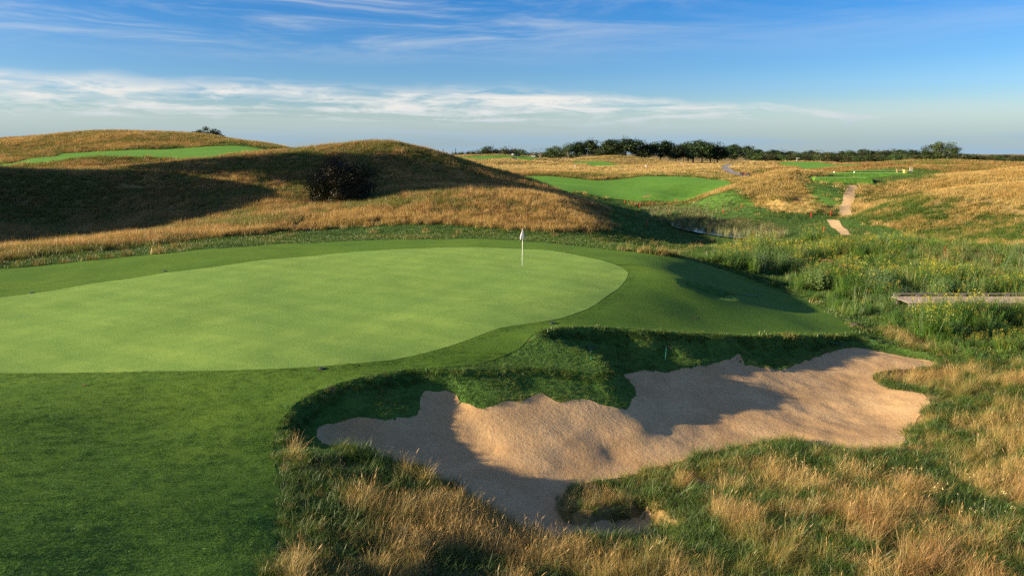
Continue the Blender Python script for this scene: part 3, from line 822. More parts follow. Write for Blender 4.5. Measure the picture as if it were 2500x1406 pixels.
def leaves(P, N, size, aspect, g, col, cvar=0.15, jitter=0.5):
    """diamond leaves at points P, roughly facing N"""
    n = len(P)
    N = N + g.normal(0, jitter, (n, 3)); N /= np.linalg.norm(N, axis=1)[:, None] + 1e-9
    A = g.normal(0, 1, (n, 3)); A -= (A * N).sum(1)[:, None] * N; A /= np.linalg.norm(A, axis=1)[:, None] + 1e-9
    B = np.cross(N, A)
    s = (size * (0.65 + 0.7 * g.random(n)))[:, None]
    V = np.stack([P - A * s * .5, P + B * s * .5 * aspect, P + A * s * .5, P - B * s * .5 * aspect], 1).reshape(-1, 3)
    b = np.arange(n)[:, None] * 4
    T = np.concatenate([b + np.array([[0, 1, 2]]), b + np.array([[0, 2, 3]])])
    col = np.asarray(col, float)
    if col.ndim == 1:
        col = np.tile(col, (n, 1))
    C = col * (1 + g.normal(0, cvar, n))[:, None]
    return V, T, np.repeat(np.clip(C, 0.005, 3), 4, axis=0)
def merge(parts):
    V = []; T = []; C = []; k = 0
    for v, t, c in parts:
        V.append(v); T.append(t + k); C.append(c); k += len(v)
    return np.concatenate(V), np.concatenate(T), np.concatenate(C)

def make_collection(key, meshes):
    c = bpy.data.collections.new(key)
    for i, me in enumerate(meshes):
        o = bpy.data.objects.new('%s_model_%02d' % (key, i), me)
        c.objects.link(o)
    PROTO[key] = (c, len(meshes))
    return c
def scatter(name, key, x, y, z, scale, tint, label, tilt=0.12, sxy=None, idx=None, rot=None, category=None):
    """plants that nobody could count: one object, an instance of a plant model at each point"""
    n = len(x)
    if n == 0:
        return None
    g = np.random.default_rng(abs(hash(name)) % 9999 if False else sum(map(ord, name)))
    me = bpy.data.meshes.new(name)
    me.vertices.add(n)
    me.vertices.foreach_set('co', np.column_stack([x, y, z]).astype(np.float32).ravel())
    coll, k = PROTO[key]
    def add(nm, typ, prop, arr, dt=np.float32):
        at_ = me.attributes.new(nm, typ, 'POINT')
        at_.data.foreach_set(prop, np.ascontiguousarray(arr, dtype=dt).ravel())
    rz = g.random(n) * 2 * np.pi if rot is None else rot
    add('spin', 'FLOAT_VECTOR', 'vector', np.column_stack([g.normal(0, tilt, n), g.normal(0, tilt, n), rz]))
    sc = np.asarray(scale, float)
    wv_ = sc if sxy is None else sxy
    add('grow', 'FLOAT_VECTOR', 'vector', np.column_stack([wv_, wv_, sc]))
    add('pick', 'INT', 'value', g.integers(0, k, n) if idx is None else idx, np.int32)
    add('tint', 'FLOAT_COLOR', 'color', np.column_stack([np.clip(tint, 0.002, 2), np.ones(n)]))
    o = bpy.data.objects.new(name, me)
    COL.objects.link(o)
    ng = bpy.data.node_groups.new(name, 'GeometryNodeTree')
    ng.interface.new_socket('Geometry', in_out='INPUT', socket_type='NodeSocketGeometry')
    ng.interface.new_socket('Geometry', in_out='OUTPUT', socket_type='NodeSocketGeometry')
    N = ng.nodes; Lk = ng.links
    gi = N.new('NodeGroupInput'); go = N.new('NodeGroupOutput')
    ci = N.new('GeometryNodeCollectionInfo'); ci.inputs['Collection'].default_value = coll
    ci.inputs['Separate Children'].default_value = True; ci.inputs['Reset Children'].default_value = True
    iop = N.new('GeometryNodeInstanceOnPoints')
    iop.inputs['Pick Instance'].default_value = True
    def named(nm, typ):
        a_ = N.new('GeometryNodeInputNamedAttribute'); a_.data_type = typ; a_.inputs[0].default_value = nm
        return a_.outputs[0]
    Lk.new(gi.outputs[0], iop.inputs['Points'])
    Lk.new(ci.outputs[0], iop.inputs['Instance'])
    Lk.new(named('pick', 'INT'), iop.inputs['Instance Index'])
    e2r = N.new('FunctionNodeEulerToRotation')
    Lk.new(named('spin', 'FLOAT_VECTOR'), e2r.inputs[0]); Lk.new(e2r.outputs[0], iop.inputs['Rotation'])
    Lk.new(named('grow', 'FLOAT_VECTOR'), iop.inputs['Scale'])
    Lk.new(iop.outputs[0], go.inputs[0])
    md = o.modifiers.new('plants', 'NODES'); md.node_group = ng
    tag(o, label, category, kind='stuff')
    return o

def sample(bands, g, spread=0.735, margin=1.5, xlim=None):
    """random points over the visible land: (near, far, plants per square metre)"""
    X = []; Y = []
    for y0, y1, den in bands:
        w1 = spread * y1 + margin
        n = int(2 * w1 * (y1 - y0) * den)
        x = (g.random(n) * 2 - 1) * w1; y = y0 + (y1 - y0) * g.random(n)
        k = np.abs(x) < spread * y + margin
        if xlim:
            k &= (x > xlim[0]) & (x < xlim[1])
        X.append(x[k]); Y.append(y[k])
    return np.concatenate(X), np.concatenate(Y)
PAL = dict(pale=(0.60, 0.42, 0.165), gold=(0.47, 0.305, 0.095), rust=(0.36, 0.19, 0.065), olive=(0.21, 0.20, 0.04), green=(0.095, 0.165, 0.018), deep=(0.052, 0.105, 0.012))
def palette(t, stops):
    """t in 0..1 to a colour along named stops"""
    xs = np.linspace(0, 1, len(stops)); c = np.array([PAL[s] for s in stops])
    return np.column_stack([np.interp(t, xs, c[:, i]) for i in range(3)])

# ------------------------------------------------------------------ grass models
gA = np.random.default_rng(11)
WHITE = (1, 1, 1); ROOT = (0.42, 0.62, 0.40)
make_collection('fescue_near', [proto_mesh('fescue_near', *merge([
        blades(50, 0.20, 0.20, 0.70, 0.0055, lean_, 1.25, gA, ROOT, WHITE, 4, 0, lean_az=az_),
        blades(11, 0.12, 0.45, 0.80, 0.0045, 0.22, 0.55, gA, (0.55, .7, .5), (1.05, 0.98, 0.9), 4, 0.3, (0.9, .80, .72), lean_az=az_)]), 'grass_blade') for az_, lean_ in ((0.3, .3), (0.3, .75), (1.0, .4), (5.6, .9), (None, .3), (0.0, .5), (None, .6))])
make_collection('turf_near', [proto_mesh('turf_near', *blades(60, 0.17, 0.14, 0.34, 0.0075, 0.45, 1.3, gA, (0.45, .55, .4), WHITE, 3, 0, lean_az=az_), 'grass_blade') for az_ in (0.2, None, 1.2, None)])
make_collection('turf_short', [proto_mesh('turf_short', *blades(64, 0.17, 0.05, 0.13, 0.007, 0.40, 0.7, gA, (0.5, .6, .45), WHITE, 2), 'grass_blade') for _ in range(4)])
make_collection('fescue_mid', [proto_mesh('fescue_mid', *merge([
        blades(34, 0.34, 0.30, 0.75, 0.026, 0.30, 0.8, gA, ROOT, WHITE, 2, 0, lean_az=az_),
        blades(8, 0.3, 0.6, 0.95, 0.018, 0.18, 0.4, gA, (0.6, .7, .5), (1.12, 1.02, .92), 2, 0)]), 'grass_blade') for az_ in (0.2, None, 0.6, None, 5.8)])
make_collection('turf_mid', [proto_mesh('turf_mid', *blades(34, 0.30, 0.07, 0.20, 0.028, 0.5, 0.9, gA, (0.5, .6, .45), WHITE, 2), 'grass_blade') for _ in range(4)])
make_collection('fescue_far', [proto_mesh('fescue_far', *blades(46, 1.15, 0.35, 0.85, 0.085, 0.30, 0.6, gA, (0.55, .66, .5), WHITE, 2, 0), 'grass_blade') for _ in range(4)])

MEADOW_PX = [(1692,634),(1760,603),(1830,590),(1900,585),(1985,580),(2040,582),(2090,582),(2150,584),(2250,592),(2400,602),(2650,600),('w',75,52),('w',48,33),('w',31,32.5),(2480,886),(2400,880),(2330,868),(2240,838),(2150,803),(2100,785),(2050,752),(1990,724),(1880,688),(1790,660),(1720,642)]
meadow_poly = outline(top_raw, MEADOW_PX, 20, 130)
REED_PX = [(1585,530),(1625,522),(1700,532),(1790,545),(1880,556),(1930,575),(1900,584),(1840,586),(1760,577),(1670,562),(1600,547)]
reed_poly = outline(top_raw, REED_PX, 60, 150)
def on_mown(x, y, grow=0.0):
    r = inpoly(x, y, apron_poly)
    for p in (fair_poly, fair_left_poly, far_fair_poly, far_strip_poly, far_tee_poly):
        r |= inpoly(x, y, p)
    return r
def on_path(x, y):
    return inpoly(x, y, walk_up_poly) | inpoly(x, y, walk_low_poly) | inpoly(x, y, cart_path_poly)
BOARD = np.array([(26.0, 47.5), (46, 47.5), (46, 50.3), (26.0, 50.3)])

# --- long grass in the foreground
x, y = sample([(8.5, 16, 46), (16, 24, 34), (24, 40, 24)], gA, 0.75, 2.0)
k = ~inpoly(x, y, apron_poly) & ~inpoly(x, y, sand_poly) & ~inpoly(x, y, meadow_poly) & (x > -9)
inL = inpoly(x, y, lip_poly)
k &= ~(inL & back_side(x, y)) & ~inpoly(x, y, nose_poly) & ~((x < -4.6) & (y > 17.4)) & ~((y > 20.8) & (x < 6.5) & back_side(x, y))
k &= ~((y > 30) & (x < 20) & back_side(x, y))
x, y = x[k], y[k]
dS = polydist(x, y, sand_poly); dAp = polydist(x, y, apron_poly)
clump = fbm(x / 1.1, y / 0.9, 201, 3)
broad = fbm(x / 4.5, y / 3.6, 202, 3)
left = smooth(-x, -3.0, 1.5) * smooth(dAp, 3.2, 0.8)                         # the mound beside the fairway is greener
straw_w = smooth(clump + 0.35 * (broad - .5) - 0.11 * left - 0.03, 0.44, 0.60)
straw_w = np.where(dAp < 0.45, 0.0, straw_w)
is_straw = gA.random(len(x)) < (0.13 + 0.60 * straw_w) * np.where(dAp < 0.45, 0.25, 1)
t = np.clip(0.5 + (broad - .5) * 1.8 + gA.normal(0, 0.20, len(x)), 0, 1)
col_s = palette(t, ['olive', 'olive', 'gold', 'pale', 'pale', 'gold', 'rust'])
tg = np.clip(0.5 + (clump - .5) * 1.6 + gA.normal(0, .22, len(x)), 0, 1)
col_g = palette(tg, ['deep', 'green', 'green', 'olive', 'olive'])
s = is_straw
z = zlook(x, y)
hh = (0.36 + 0.62 * smooth(clump, 0.35, 0.62)) * (0.8 + 0.4 * gA.random(len(x)))
scatter('fescue_grass', 'fescue_near', x[s], y[s], z[s], (hh * np.where(dS < 1.2, 0.62, 1))[s], col_s[s], 'long straw-coloured fescue grass round the near side of the sand bunker', 0.16)
s = ~is_straw
scatter('rough_grass', 'turf_near', x[s], y[s], z[s], (0.75 + 0.9 * gA.random(len(x)) * np.where(dAp < 0.5, 0.3, 1))[s], col_g[s], 'tangled green grass between the straw tufts in the foreground', 0.16)

# --- grass faces of the bunker
x, y = sample([(12, 42, 120)], gA, 0.75, 2.0, (-9, 24))
k = inpoly(x, y, lip_poly) & ~inpoly(x, y, sand_poly) & back_side(x, y)
k |= inpoly(x, y, lip_poly) & ~inpoly(x, y, sand_poly) & (x < -3.5)
k |= inpoly(x, y, nose_poly) | ((x < -4.6) & (y > 17.2) & (y < 24) & ~inpoly(x, y, apron_poly) & ~inpoly(x, y, sand_poly))
dl = polydist(x, y, lip_poly)
k |= (dl < 0.25) & ~inpoly(x, y, sand_poly) & (y > 20) & (x < 17) & (gA.random(len(x)) < 0.8)
k |= inpoly(x, y, pot_poly) & ~inpoly(x, y, pot_floor)
x, y = x[k], y[k]
cl = fbm(x / 1.3, y / 1.3, 204, 3)
t = np.clip(0.42 + (cl - .5) * 1.5 + gA.normal(0, .2, len(x)), 0, 1)
scatter('bunker_face_grass', 'turf_short', x, y, zlook(x, y), 0.32 + 0.42 * gA.random(len(x)) * cl * 1.4, palette(t, ['green', 'green', 'green', 'olive']) * 1.35, 'short green grass on the steep faces of the sand bunker', 0.2)

x, y = sample([(18, 42, 70)], gA, 0.75, 2.0, (-9, 24))
dl = sdf(x, y, lip_poly)
k = (dl > -0.32) & (dl < 0.06) & (back_side(x, y) | (x < -4.2)) & (x < 18.5)
x, y = x[k], y[k]
t = np.clip(0.45 + gA.normal(0, .25, len(x)), 0, 1)
scatter('lip_turf', 'turf_near', x, y, zlook(x, y), 0.35 + 0.35 * gA.random(len(x)), palette(t, ['deep', 'green', 'green', 'olive']) * 1.25, 'ragged turf hanging over the lip of the sand bunker', 0.35, sxy=np.full(len(x), 0.7))

# --- mown blades of the near apron and along the rim of the green
x, y = sample([(8.5, 14, 75), (14, 19, 55), (19, 26, 30)], gA, 0.72, 1.0, (-22, 0))
k = inpoly(x, y, apron_poly) & ~inpoly(x, y, green_poly)
x, y = x[k], y[k]
xr, yr = sample([(20, 62, 26)], gA, 0.74, 2.0)
dg = sdf(xr, yr, green_poly)
k = (dg > 0.0) & (dg < 0.30 + 0.1 * gA.random(len(xr)))
x = np.concatenate([x, xr[k]]); y = np.concatenate([y, yr[k]])
cl = fbm(x / 3, y / 3, 212, 3)
t = np.clip(0.5 + (cl - .5) * 1.6 + gA.normal(0, .25, len(x)), 0, 1)
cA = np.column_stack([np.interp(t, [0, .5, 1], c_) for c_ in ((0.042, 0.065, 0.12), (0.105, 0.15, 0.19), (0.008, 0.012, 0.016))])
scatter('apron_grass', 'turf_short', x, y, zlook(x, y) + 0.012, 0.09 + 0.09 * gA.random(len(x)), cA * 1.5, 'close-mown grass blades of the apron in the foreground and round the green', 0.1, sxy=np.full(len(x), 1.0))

# --- green rough behind the green and round the ponds
x, y = sample([(28, 45, 14), (45, 75, 11), (75, 110, 7), (110, 260, 2.2)], gA)
lu = llook(x, y)
k = (lu > 0.45 + gA.normal(0, .1, len(x))) & ~on_mown(x, y) & ~on_path(x, y) & ~inpoly(x, y, pond1) & ~inpoly(x, y, pond2) & ~inpoly(x, y, lip_poly)
x, y = x[k], y[k]
cl = fbm(x / 4, y / 2.5, 205, 3)
t = np.clip(0.45 + (cl - .5) * 1.7 + gA.normal(0, .17, len(x)), 0, 1)
scatter('green_rough', 'turf_mid', x, y, zlook(x, y), (0.6 + 0.8 * gA.random(len(x)) * cl * 1.6) * np.where(y > 110, 1.6, 1.0), palette(t, ['deep', 'green', 'green', 'green', 'olive']), 'green rough grass behind the putting green and round the ponds', 0.12)

# --- fescue on the hills
x, y = sample([(42, 75, 12), (75, 125, 8.5), (125, 245, 3.2)], gA)
lu = llook(x, y)
k = (lu < 0.55 + gA.normal(0, .16, len(x))) & ~on_mown(x, y) & ~on_path(x, y) & ~inpoly(x, y, meadow_poly) & ~inpoly(x, y, pond1) & ~inpoly(x, y, pond2)
k &= fbm(x / 2.2, y / 2.2, 209, 2) > 0.18
x, y = x[k], y[k]
cl = fbm(x / 2.4, y / 1.8, 206, 3); br = fbm(x / 14, y / 10, 207, 3)
right = smooth(x, 15, 45)
t = np.clip(0.42 + (cl - .5) * 1.3 + (br - .5) * 1.5 + gA.normal(0, .15, len(x)), 0, 1)
c1 = palette(t, ['olive', 'olive', 'rust', 'gold', 'gold'])
zr = zlook(x, y)
t2 = t + 0.08 + np.where(y < 165, np.clip(0.09 * (zr - 0.6), -0.15, 0.22), -0.12)  # rim light painted into the tint: crests paler, lower slopes greener
c2 = palette(np.clip(t2, 0, 1), ['green', 'olive', 'gold', 'pale', 'pale', 'gold'])
colr = c1 * (1 - right)[:, None] + c2 * right[:, None]
backm = smooth(y, 162, 172) * smooth(x, 55, 75)
cb = palette(t, ['green', 'olive', 'rust', 'rust', 'olive'])
colr = colr * (1 - backm)[:, None] + cb * backm[:, None]
scatter('hill_fescue', 'fescue_mid', x, y, zlook(x, y), (0.45 + 0.7 * cl * (0.5 + gA.random(len(x)))) * (1 - 0.25 * right) * np.where(y > 125, 1.15, 1.0), colr, 'long dry fescue grass covering the hills behind the green', 0.14, sxy=np.where(y > 125, 1.9, 1.15))
# --- fescue on the far fields
x, y = sample([(205, 330, 0.40), (330, 700, 0.16)], gA)
k = ~on_mown(x, y) & ~on_path(x, y)
x, y = x[k], y[k]
cl = fbm(x / 18, y / 8, 208, 3)
t = np.clip(0.55 + (cl - .5) * 1.8 + gA.normal(0, .14, len(x)), 0, 1)
cf = palette(t, ['olive', 'gold', 'pale', 'pale', 'gold'])
backm = smooth(x - 0.30 * y, 5, 25) * (1 - smooth(y, 290, 340))
cf = cf * (1 - backm)[:, None] + palette(t, ['green', 'olive', 'rust', 'rust', 'gold']) * backm[:, None]
scatter('field_fescue', 'fescue_far', x, y, zlook(x, y), 0.5 + 0.7 * gA.random(len(x)), cf, 'straw-coloured grass of the far fields below the treeline', 0.06, sxy=np.where(y > 330, 1.7, 1.1))
# ------------------------------------------------------------------ ponds, meadow, reeds
def pond(name, poly):
    o = sheet(name, poly, 0.8, 0.0, 'pond_water', lambda x, y: np.full(len(x), POND_Z))
    return o
pond('pond', pond1); pond('pond', pond2)

gM = np.random.default_rng(23)
def stems_with_leaves(n, rad, h0, h1, leaf_n, leaf_len, leaf_asp, col, g, stem_col=(0.10, 0.15, 0.04), head=None, head_col=(0.62, 0.43, 0.03), head_n=26, head_h=0.16, head_r=0.07, head_leaf=0.035, up=0.5):
    parts = []
    for i in range(n):
        r = rad * math.sqrt(g.random()); th = g.random() * 6.283
        base = np.array([r * math.cos(th), r * math.sin(th), 0.0])
        H = h0 + (h1 - h0) * g.random()
        lean = np.array([math.cos(th), math.sin(th), 0]) * (0.10 + 0.22 * g.random()) * H * (r / rad) + np.append(g.normal(0, .05, 2), 0)
        tt = np.linspace(0.12, 1.0, leaf_n) + g.normal(0, .02, leaf_n)
        P = base + np.outer(tt * H, [0, 0, 1]) + np.outer(tt ** 2, lean)
        ang = np.arange(leaf_n) * 2.4 + g.random() * 6
        D = np.column_stack([np.cos(ang), np.sin(ang), np.full(leaf_n, up)])
        D /= np.linalg.norm(D, axis=1)[:, None]
        ll = leaf_len * (1.15 - 0.55 * tt) * (0.8 + 0.4 * g.random(leaf_n))
        side = np.column_stack([-np.sin(ang), np.cos(ang), np.zeros(leaf_n)])
        tip = P + D * ll[:, None] - np.outer(0.25 * ll, [0, 0, 1])
        mid = P + D * ll[:, None] * 0.5
        V = np.stack([P, mid - side * (ll * leaf_asp / 2)[:, None], mid + side * (ll * leaf_asp / 2)[:, None], tip], 1).reshape(-1, 3)
        b = np.arange(leaf_n)[:, None] * 4
        T = np.concatenate([b + np.array([[0, 1, 2]]), b + np.array([[1, 3, 2]])])
        C = np.repeat(np.array(col)[None] * (1 + g.normal(0, .16, leaf_n))[:, None], 4, axis=0)
        parts.append((V, T, np.clip(C, .01, 2)))
        # stem
        s = 0.006
        top = base + np.array([0, 0, H]) + lean
        V = np.array([base + [-s, 0, 0], base + [s, 0, 0], top + [s * .5, 0, 0], top + [-s * .5, 0, 0]])
        parts.append((V, np.array([[0, 1, 2], [0, 2, 3]]), np.tile(np.array(stem_col), (4, 1))))
        if head:
            hp = top + np.column_stack([g.normal(0, head_r, head_n), g.normal(0, head_r, head_n), (g.random(head_n) - .5) * head_h])
            parts.append(leaves(hp, np.tile([0, 0, 1.0], (head_n, 1)), head_leaf, 0.8, g, head_col, 0.2, 0.8))
    return merge(parts)
LG = (0.10, 0.185, 0.03)
make_collection('goldenrod', [proto_mesh('goldenrod', *stems_with_leaves(9, 0.30, 0.7, 1.15, 20, 0.13, 0.26, (0.115, 0.195, 0.028), gM, head=True, head_n=9, head_h=0.18, head_r=0.05, head_leaf=0.036, head_col=hc), 'meadow_leaf') for hc in ((0.46, 0.34, 0.03), (0.30, 0.29, 0.04), (0.50, 0.33, 0.02))])
make_collection('green_herb', [proto_mesh('green_herb', *stems_with_leaves(11, 0.34, 0.45, 0.95, 22, 0.15, 0.32, c_, gM), 'meadow_leaf') for c_ in ((0.09, 0.19, 0.03), (0.12, 0.20, 0.03), (0.065, 0.15, 0.028))])
make_collection('milkweed', [proto_mesh('milkweed', *stems_with_leaves(7, 0.32, 0.7, 1.15, 16, 0.20, 0.42, (0.21, 0.28, 0.12), gM, up=0.35), 'meadow_leaf') for _ in range(2)])
make_collection('joe_pye', [proto_mesh('joe_pye', *stems_with_leaves(6, 0.25, 0.9, 1.3, 14, 0.16, 0.3, (0.09, 0.16, 0.035), gM, head=True, head_n=10, head_h=0.10, head_r=0.07, head_leaf=0.036, head_col=(0.24, 0.07, 0.07)), 'meadow_leaf') for _ in range(2)])
make_collection('meadow_grass', [proto_mesh('meadow_grass', *blades(46, 0.30, 0.40, 0.95, 0.018, 0.28, 1.0, gM, (0.5, .6, .45), WHITE, 3), 'meadow_leaf') for _ in range(3)])
make_collection('cattail', [proto_mesh('cattail', *merge([
        blades(16, 0.30, 0.9, 1.5, 0.026, 0.10, 0.35, gM, (0.12, 0.17, 0.05), c_, 3),
        stems_with_leaves(3, 0.25, 1.1, 1.4, 2, 0.1, 0.2, (0.2, 0.2, 0.06), gM, head=True, head_n=12, head_h=0.16, head_r=0.014, head_leaf=0.05, head_col=(0.10, 0.045, 0.02))]), 'meadow_leaf') for c_ in ((0.17, 0.22, 0.06), (0.42, 0.30, 0.13), (0.22, 0.24, 0.07), (0.46, 0.30, 0.15))])
def tints(n, g, lo=0.75, hi=1.25, hue=0.10):
    v = lo + (hi - lo) * g.random(n)
    return np.column_stack([v * (1 + g.normal(0, hue, n)), v, v * (1 + g.normal(0, hue, n))])
x, y = sample([(30, 45, 8.5), (45, 62, 6.5), (62, 105, 4.2)], gM, 0.74, 2.0, (8, 90))
dm = sdf(x, y, meadow_poly)
k = (dm < 0.5 + gM.normal(0, .4, len(x))) & ~inpoly(x, y, BOARD) & ~inpoly(x, y, apron_poly) & ~inpoly(x, y, pond2) & ~on_path(x, y)
k &= ~((y > 50.3) & (y < 51.6) & (x > 25) & (gM.random(len(x)) < .5))
k &= ~((y > 45.8) & (y < 47.6) & (x > 26) & (gM.random(len(x)) < .12))
x, y, dm = x[k], y[k], dm[k]
f1 = fbm(x / 4.0, y / 3.2, 301, 3); f2 = fbm(x / 5.5, y / 4.0, 302, 3); f3 = fbm(x / 7, y / 5, 303, 2)
dens = fbm(x / 3.0, y / 2.0, 304, 3)
k = dens > 0.42
x, y, dm, f1, f2, f3 = x[k], y[k], dm[k], f1[k], f2[k], f3[k]
z = zlook(x, y)
r_ = gM.random(len(x))
edge = dm > -1.6
sedge = inpoly(x, y, outline(top_raw, [(2190,610),(2300,618),(2520,615),(2560,690),(2400,690),(2280,668),(2200,640)], 30, 120))
kind = np.where(sedge & (r_ < .6), 5, np.where(edge, np.where(r_ < .55, 4, 1), np.where(f1 > 0.56, np.where(r_ < .42, 0, np.where(r_ < .8, 1, 4)), np.where(f2 > 0.60, 2, np.where(r_ < .46, 1, np.where(r_ < .80, 4, np.where(r_ < .815, 3, 0)))))))
far_slope = (y > 72)
kind = np.where(far_slope & (kind != 5), np.where(r_ < .62, 4, np.where(r_ < .86, 1, 0)), kind)
hs = (0.65 + 0.6 * f3 * 1.2 + 0.25 * (gM.random(len(x)) - .5)) * np.where(edge, 0.6, 1.0) * (0.55 + 0.95 * smooth(fbm(x / 2.4, y / 2.0, 305, 2), 0.38, 0.68))
hs = hs * np.where((y > 44.5) & (y < 47.7) & (x > 25.5), 1.25, 1.0)
for kd, key, nm, lab in ((0, 'goldenrod', 'goldenrod', 'yellow flowering goldenrod massed in the wet meadow beyond the bunker'), (1, 'green_herb', 'leafy_herbs', 'leafy green herbs growing between the goldenrod in the meadow'),
                     (2, 'milkweed', 'milkweed', 'pale broad-leaved milkweed in patches of the meadow'), (3, 'joe_pye', 'pink_meadow_flowers', 'dusty pink flower heads dotted through the meadow near the boardwalk'),
                     (4, 'meadow_grass', 'meadow_grass', 'tall bright green grass along the edges of the meadow'), (5, 'cattail', 'meadow_sedge', 'tan and green sedge stalks in the middle of the meadow')):
    s = kind == kd
    tn = tints(s.sum(), gM) * np.array([1.02, 1.15, 0.8])
    if kd == 4:
        tt = np.clip(0.5 + (f2[s] - .5) * 1.6 + gM.normal(0, .2, s.sum()), 0, 1)
        tn = palette(tt, ['green', 'green', 'green', 'olive']) * 1.45
    scatter(nm, key, x[s], y[s], z[s], hs[s] * (0.62 if kd == 5 else 1.0), tn, lab, 0.12)
# rough low green cover under the meadow plants comes from the green rough; reeds round the ponds
x, y = sample([(75, 150, 6.0)], gM, 0.74, 2.0, (15, 70))
d1 = sdf(x, y, pond1); d2 = sdf(x, y, reed_poly)
n_ = fbm(x / 3, y / 3, 310, 3)
ka = (d2 < 0) & ((n_ > 0.50) | inpoly(x, y, pond2)) & (gM.random(len(x)) < np.where(inpoly(x, y, pond2), 0.30, 0.7))
kb = (np.abs(d1) < 1.3) & (d1 > -0.9) & (y > march(top_raw, 1750, 521, 60, 160)[1] - 4) & (n_ > 0.38)
k = ka | kb
x, y = x[k], y[k]
br = fbm(x / 4, y / 4, 311, 2)
pick = np.where(gM.random(len(x)) < 0.6 * smooth(br, 0.45, 0.65), gM.choice([1, 3], len(x)), gM.choice([0, 2], len(x)))
pick = np.where(ka[k], pick, gM.choice([0, 2], len(x)))
scatter('reeds', 'cattail', x, y, np.maximum(zlook(x, y), POND_Z - .1), np.where(ka[k], 0.85, 0.6) * (0.75 + 0.5 * gM.random(len(x))), tints(len(x), gM), 'cattail reeds standing in and round the two small ponds', 0.07, idx=pick)
# pale yellow toadflax dotted through the near fescue
make_collection('toadflax', [proto_mesh('toadflax', *stems_with_leaves(3, 0.07, 0.35, 0.6, 12, 0.05, 0.2, (0.12, 0.20, 0.05), gM, head=True, head_n=9, head_h=0.12, head_r=0.018, head_leaf=0.026, head_col=(0.85, 0.76, 0.36)), 'meadow_leaf')])
fl = np.array([(1965,1215),(1945,1115),(1952,1122),(2190,1140),(2225,1140),(2235,1137),(2300,1180),(2375,1155),(2430,1165),(2290,1190),(2455,1190),(2480,1030),(2488,1024),(2110,1130),(2130,1118),(2400,1230),(2460,1240),(2340,1215),(1975,1160),(1330,1330),(2050,1150),(2440,1200),(2350,1240),(1600,1330)], float)
pts = np.array([march(ground, u, v + 38, 6, 60) for u, v in fl])
scatter('yellow_toadflax', 'toadflax', pts[:, 0], pts[:, 1], zlook(pts[:, 0], pts[:, 1]), np.full(len(pts), 0.8), np.ones((len(pts), 3)), 'small pale yellow flowers dotted through the foreground fescue', 0.1)

# ------------------------------------------------------------------ trees
def tube(path, radii, sides=7):
    path = np.asarray(path, float); V = []; Fq = []
    n = len(path)
    t = np.gradient(path, axis=0)
    for i in range(n):
        d = t[i] / (np.linalg.norm(t[i]) + 1e-9)
        a = np.cross(d, [0.31, 0.9, 0.11]); a /= np.linalg.norm(a) + 1e-9
        b = np.cross(d, a)
        for k_ in range(sides):
            w_ = 2 * math.pi * k_ / sides
            V.append(path[i] + radii[i] * (math.cos(w_) * a + math.sin(w_) * b))
    for i in range(n - 1):
        for k_ in range(sides):
            k2 = (k_ + 1) % sides
            Fq.append((i * sides + k_, i * sides + k2, (i + 1) * sides + k2, (i + 1) * sides + k_))
    Fq.append(tuple(range((n - 1) * sides, n * sides)))
    return V, Fq
def join(tubes):
    V = []; Fq = []
    for v, f in tubes:
        o = len(V); V += list(v); Fq += [tuple(i + o for i in q) for q in f]
    return V, Fq
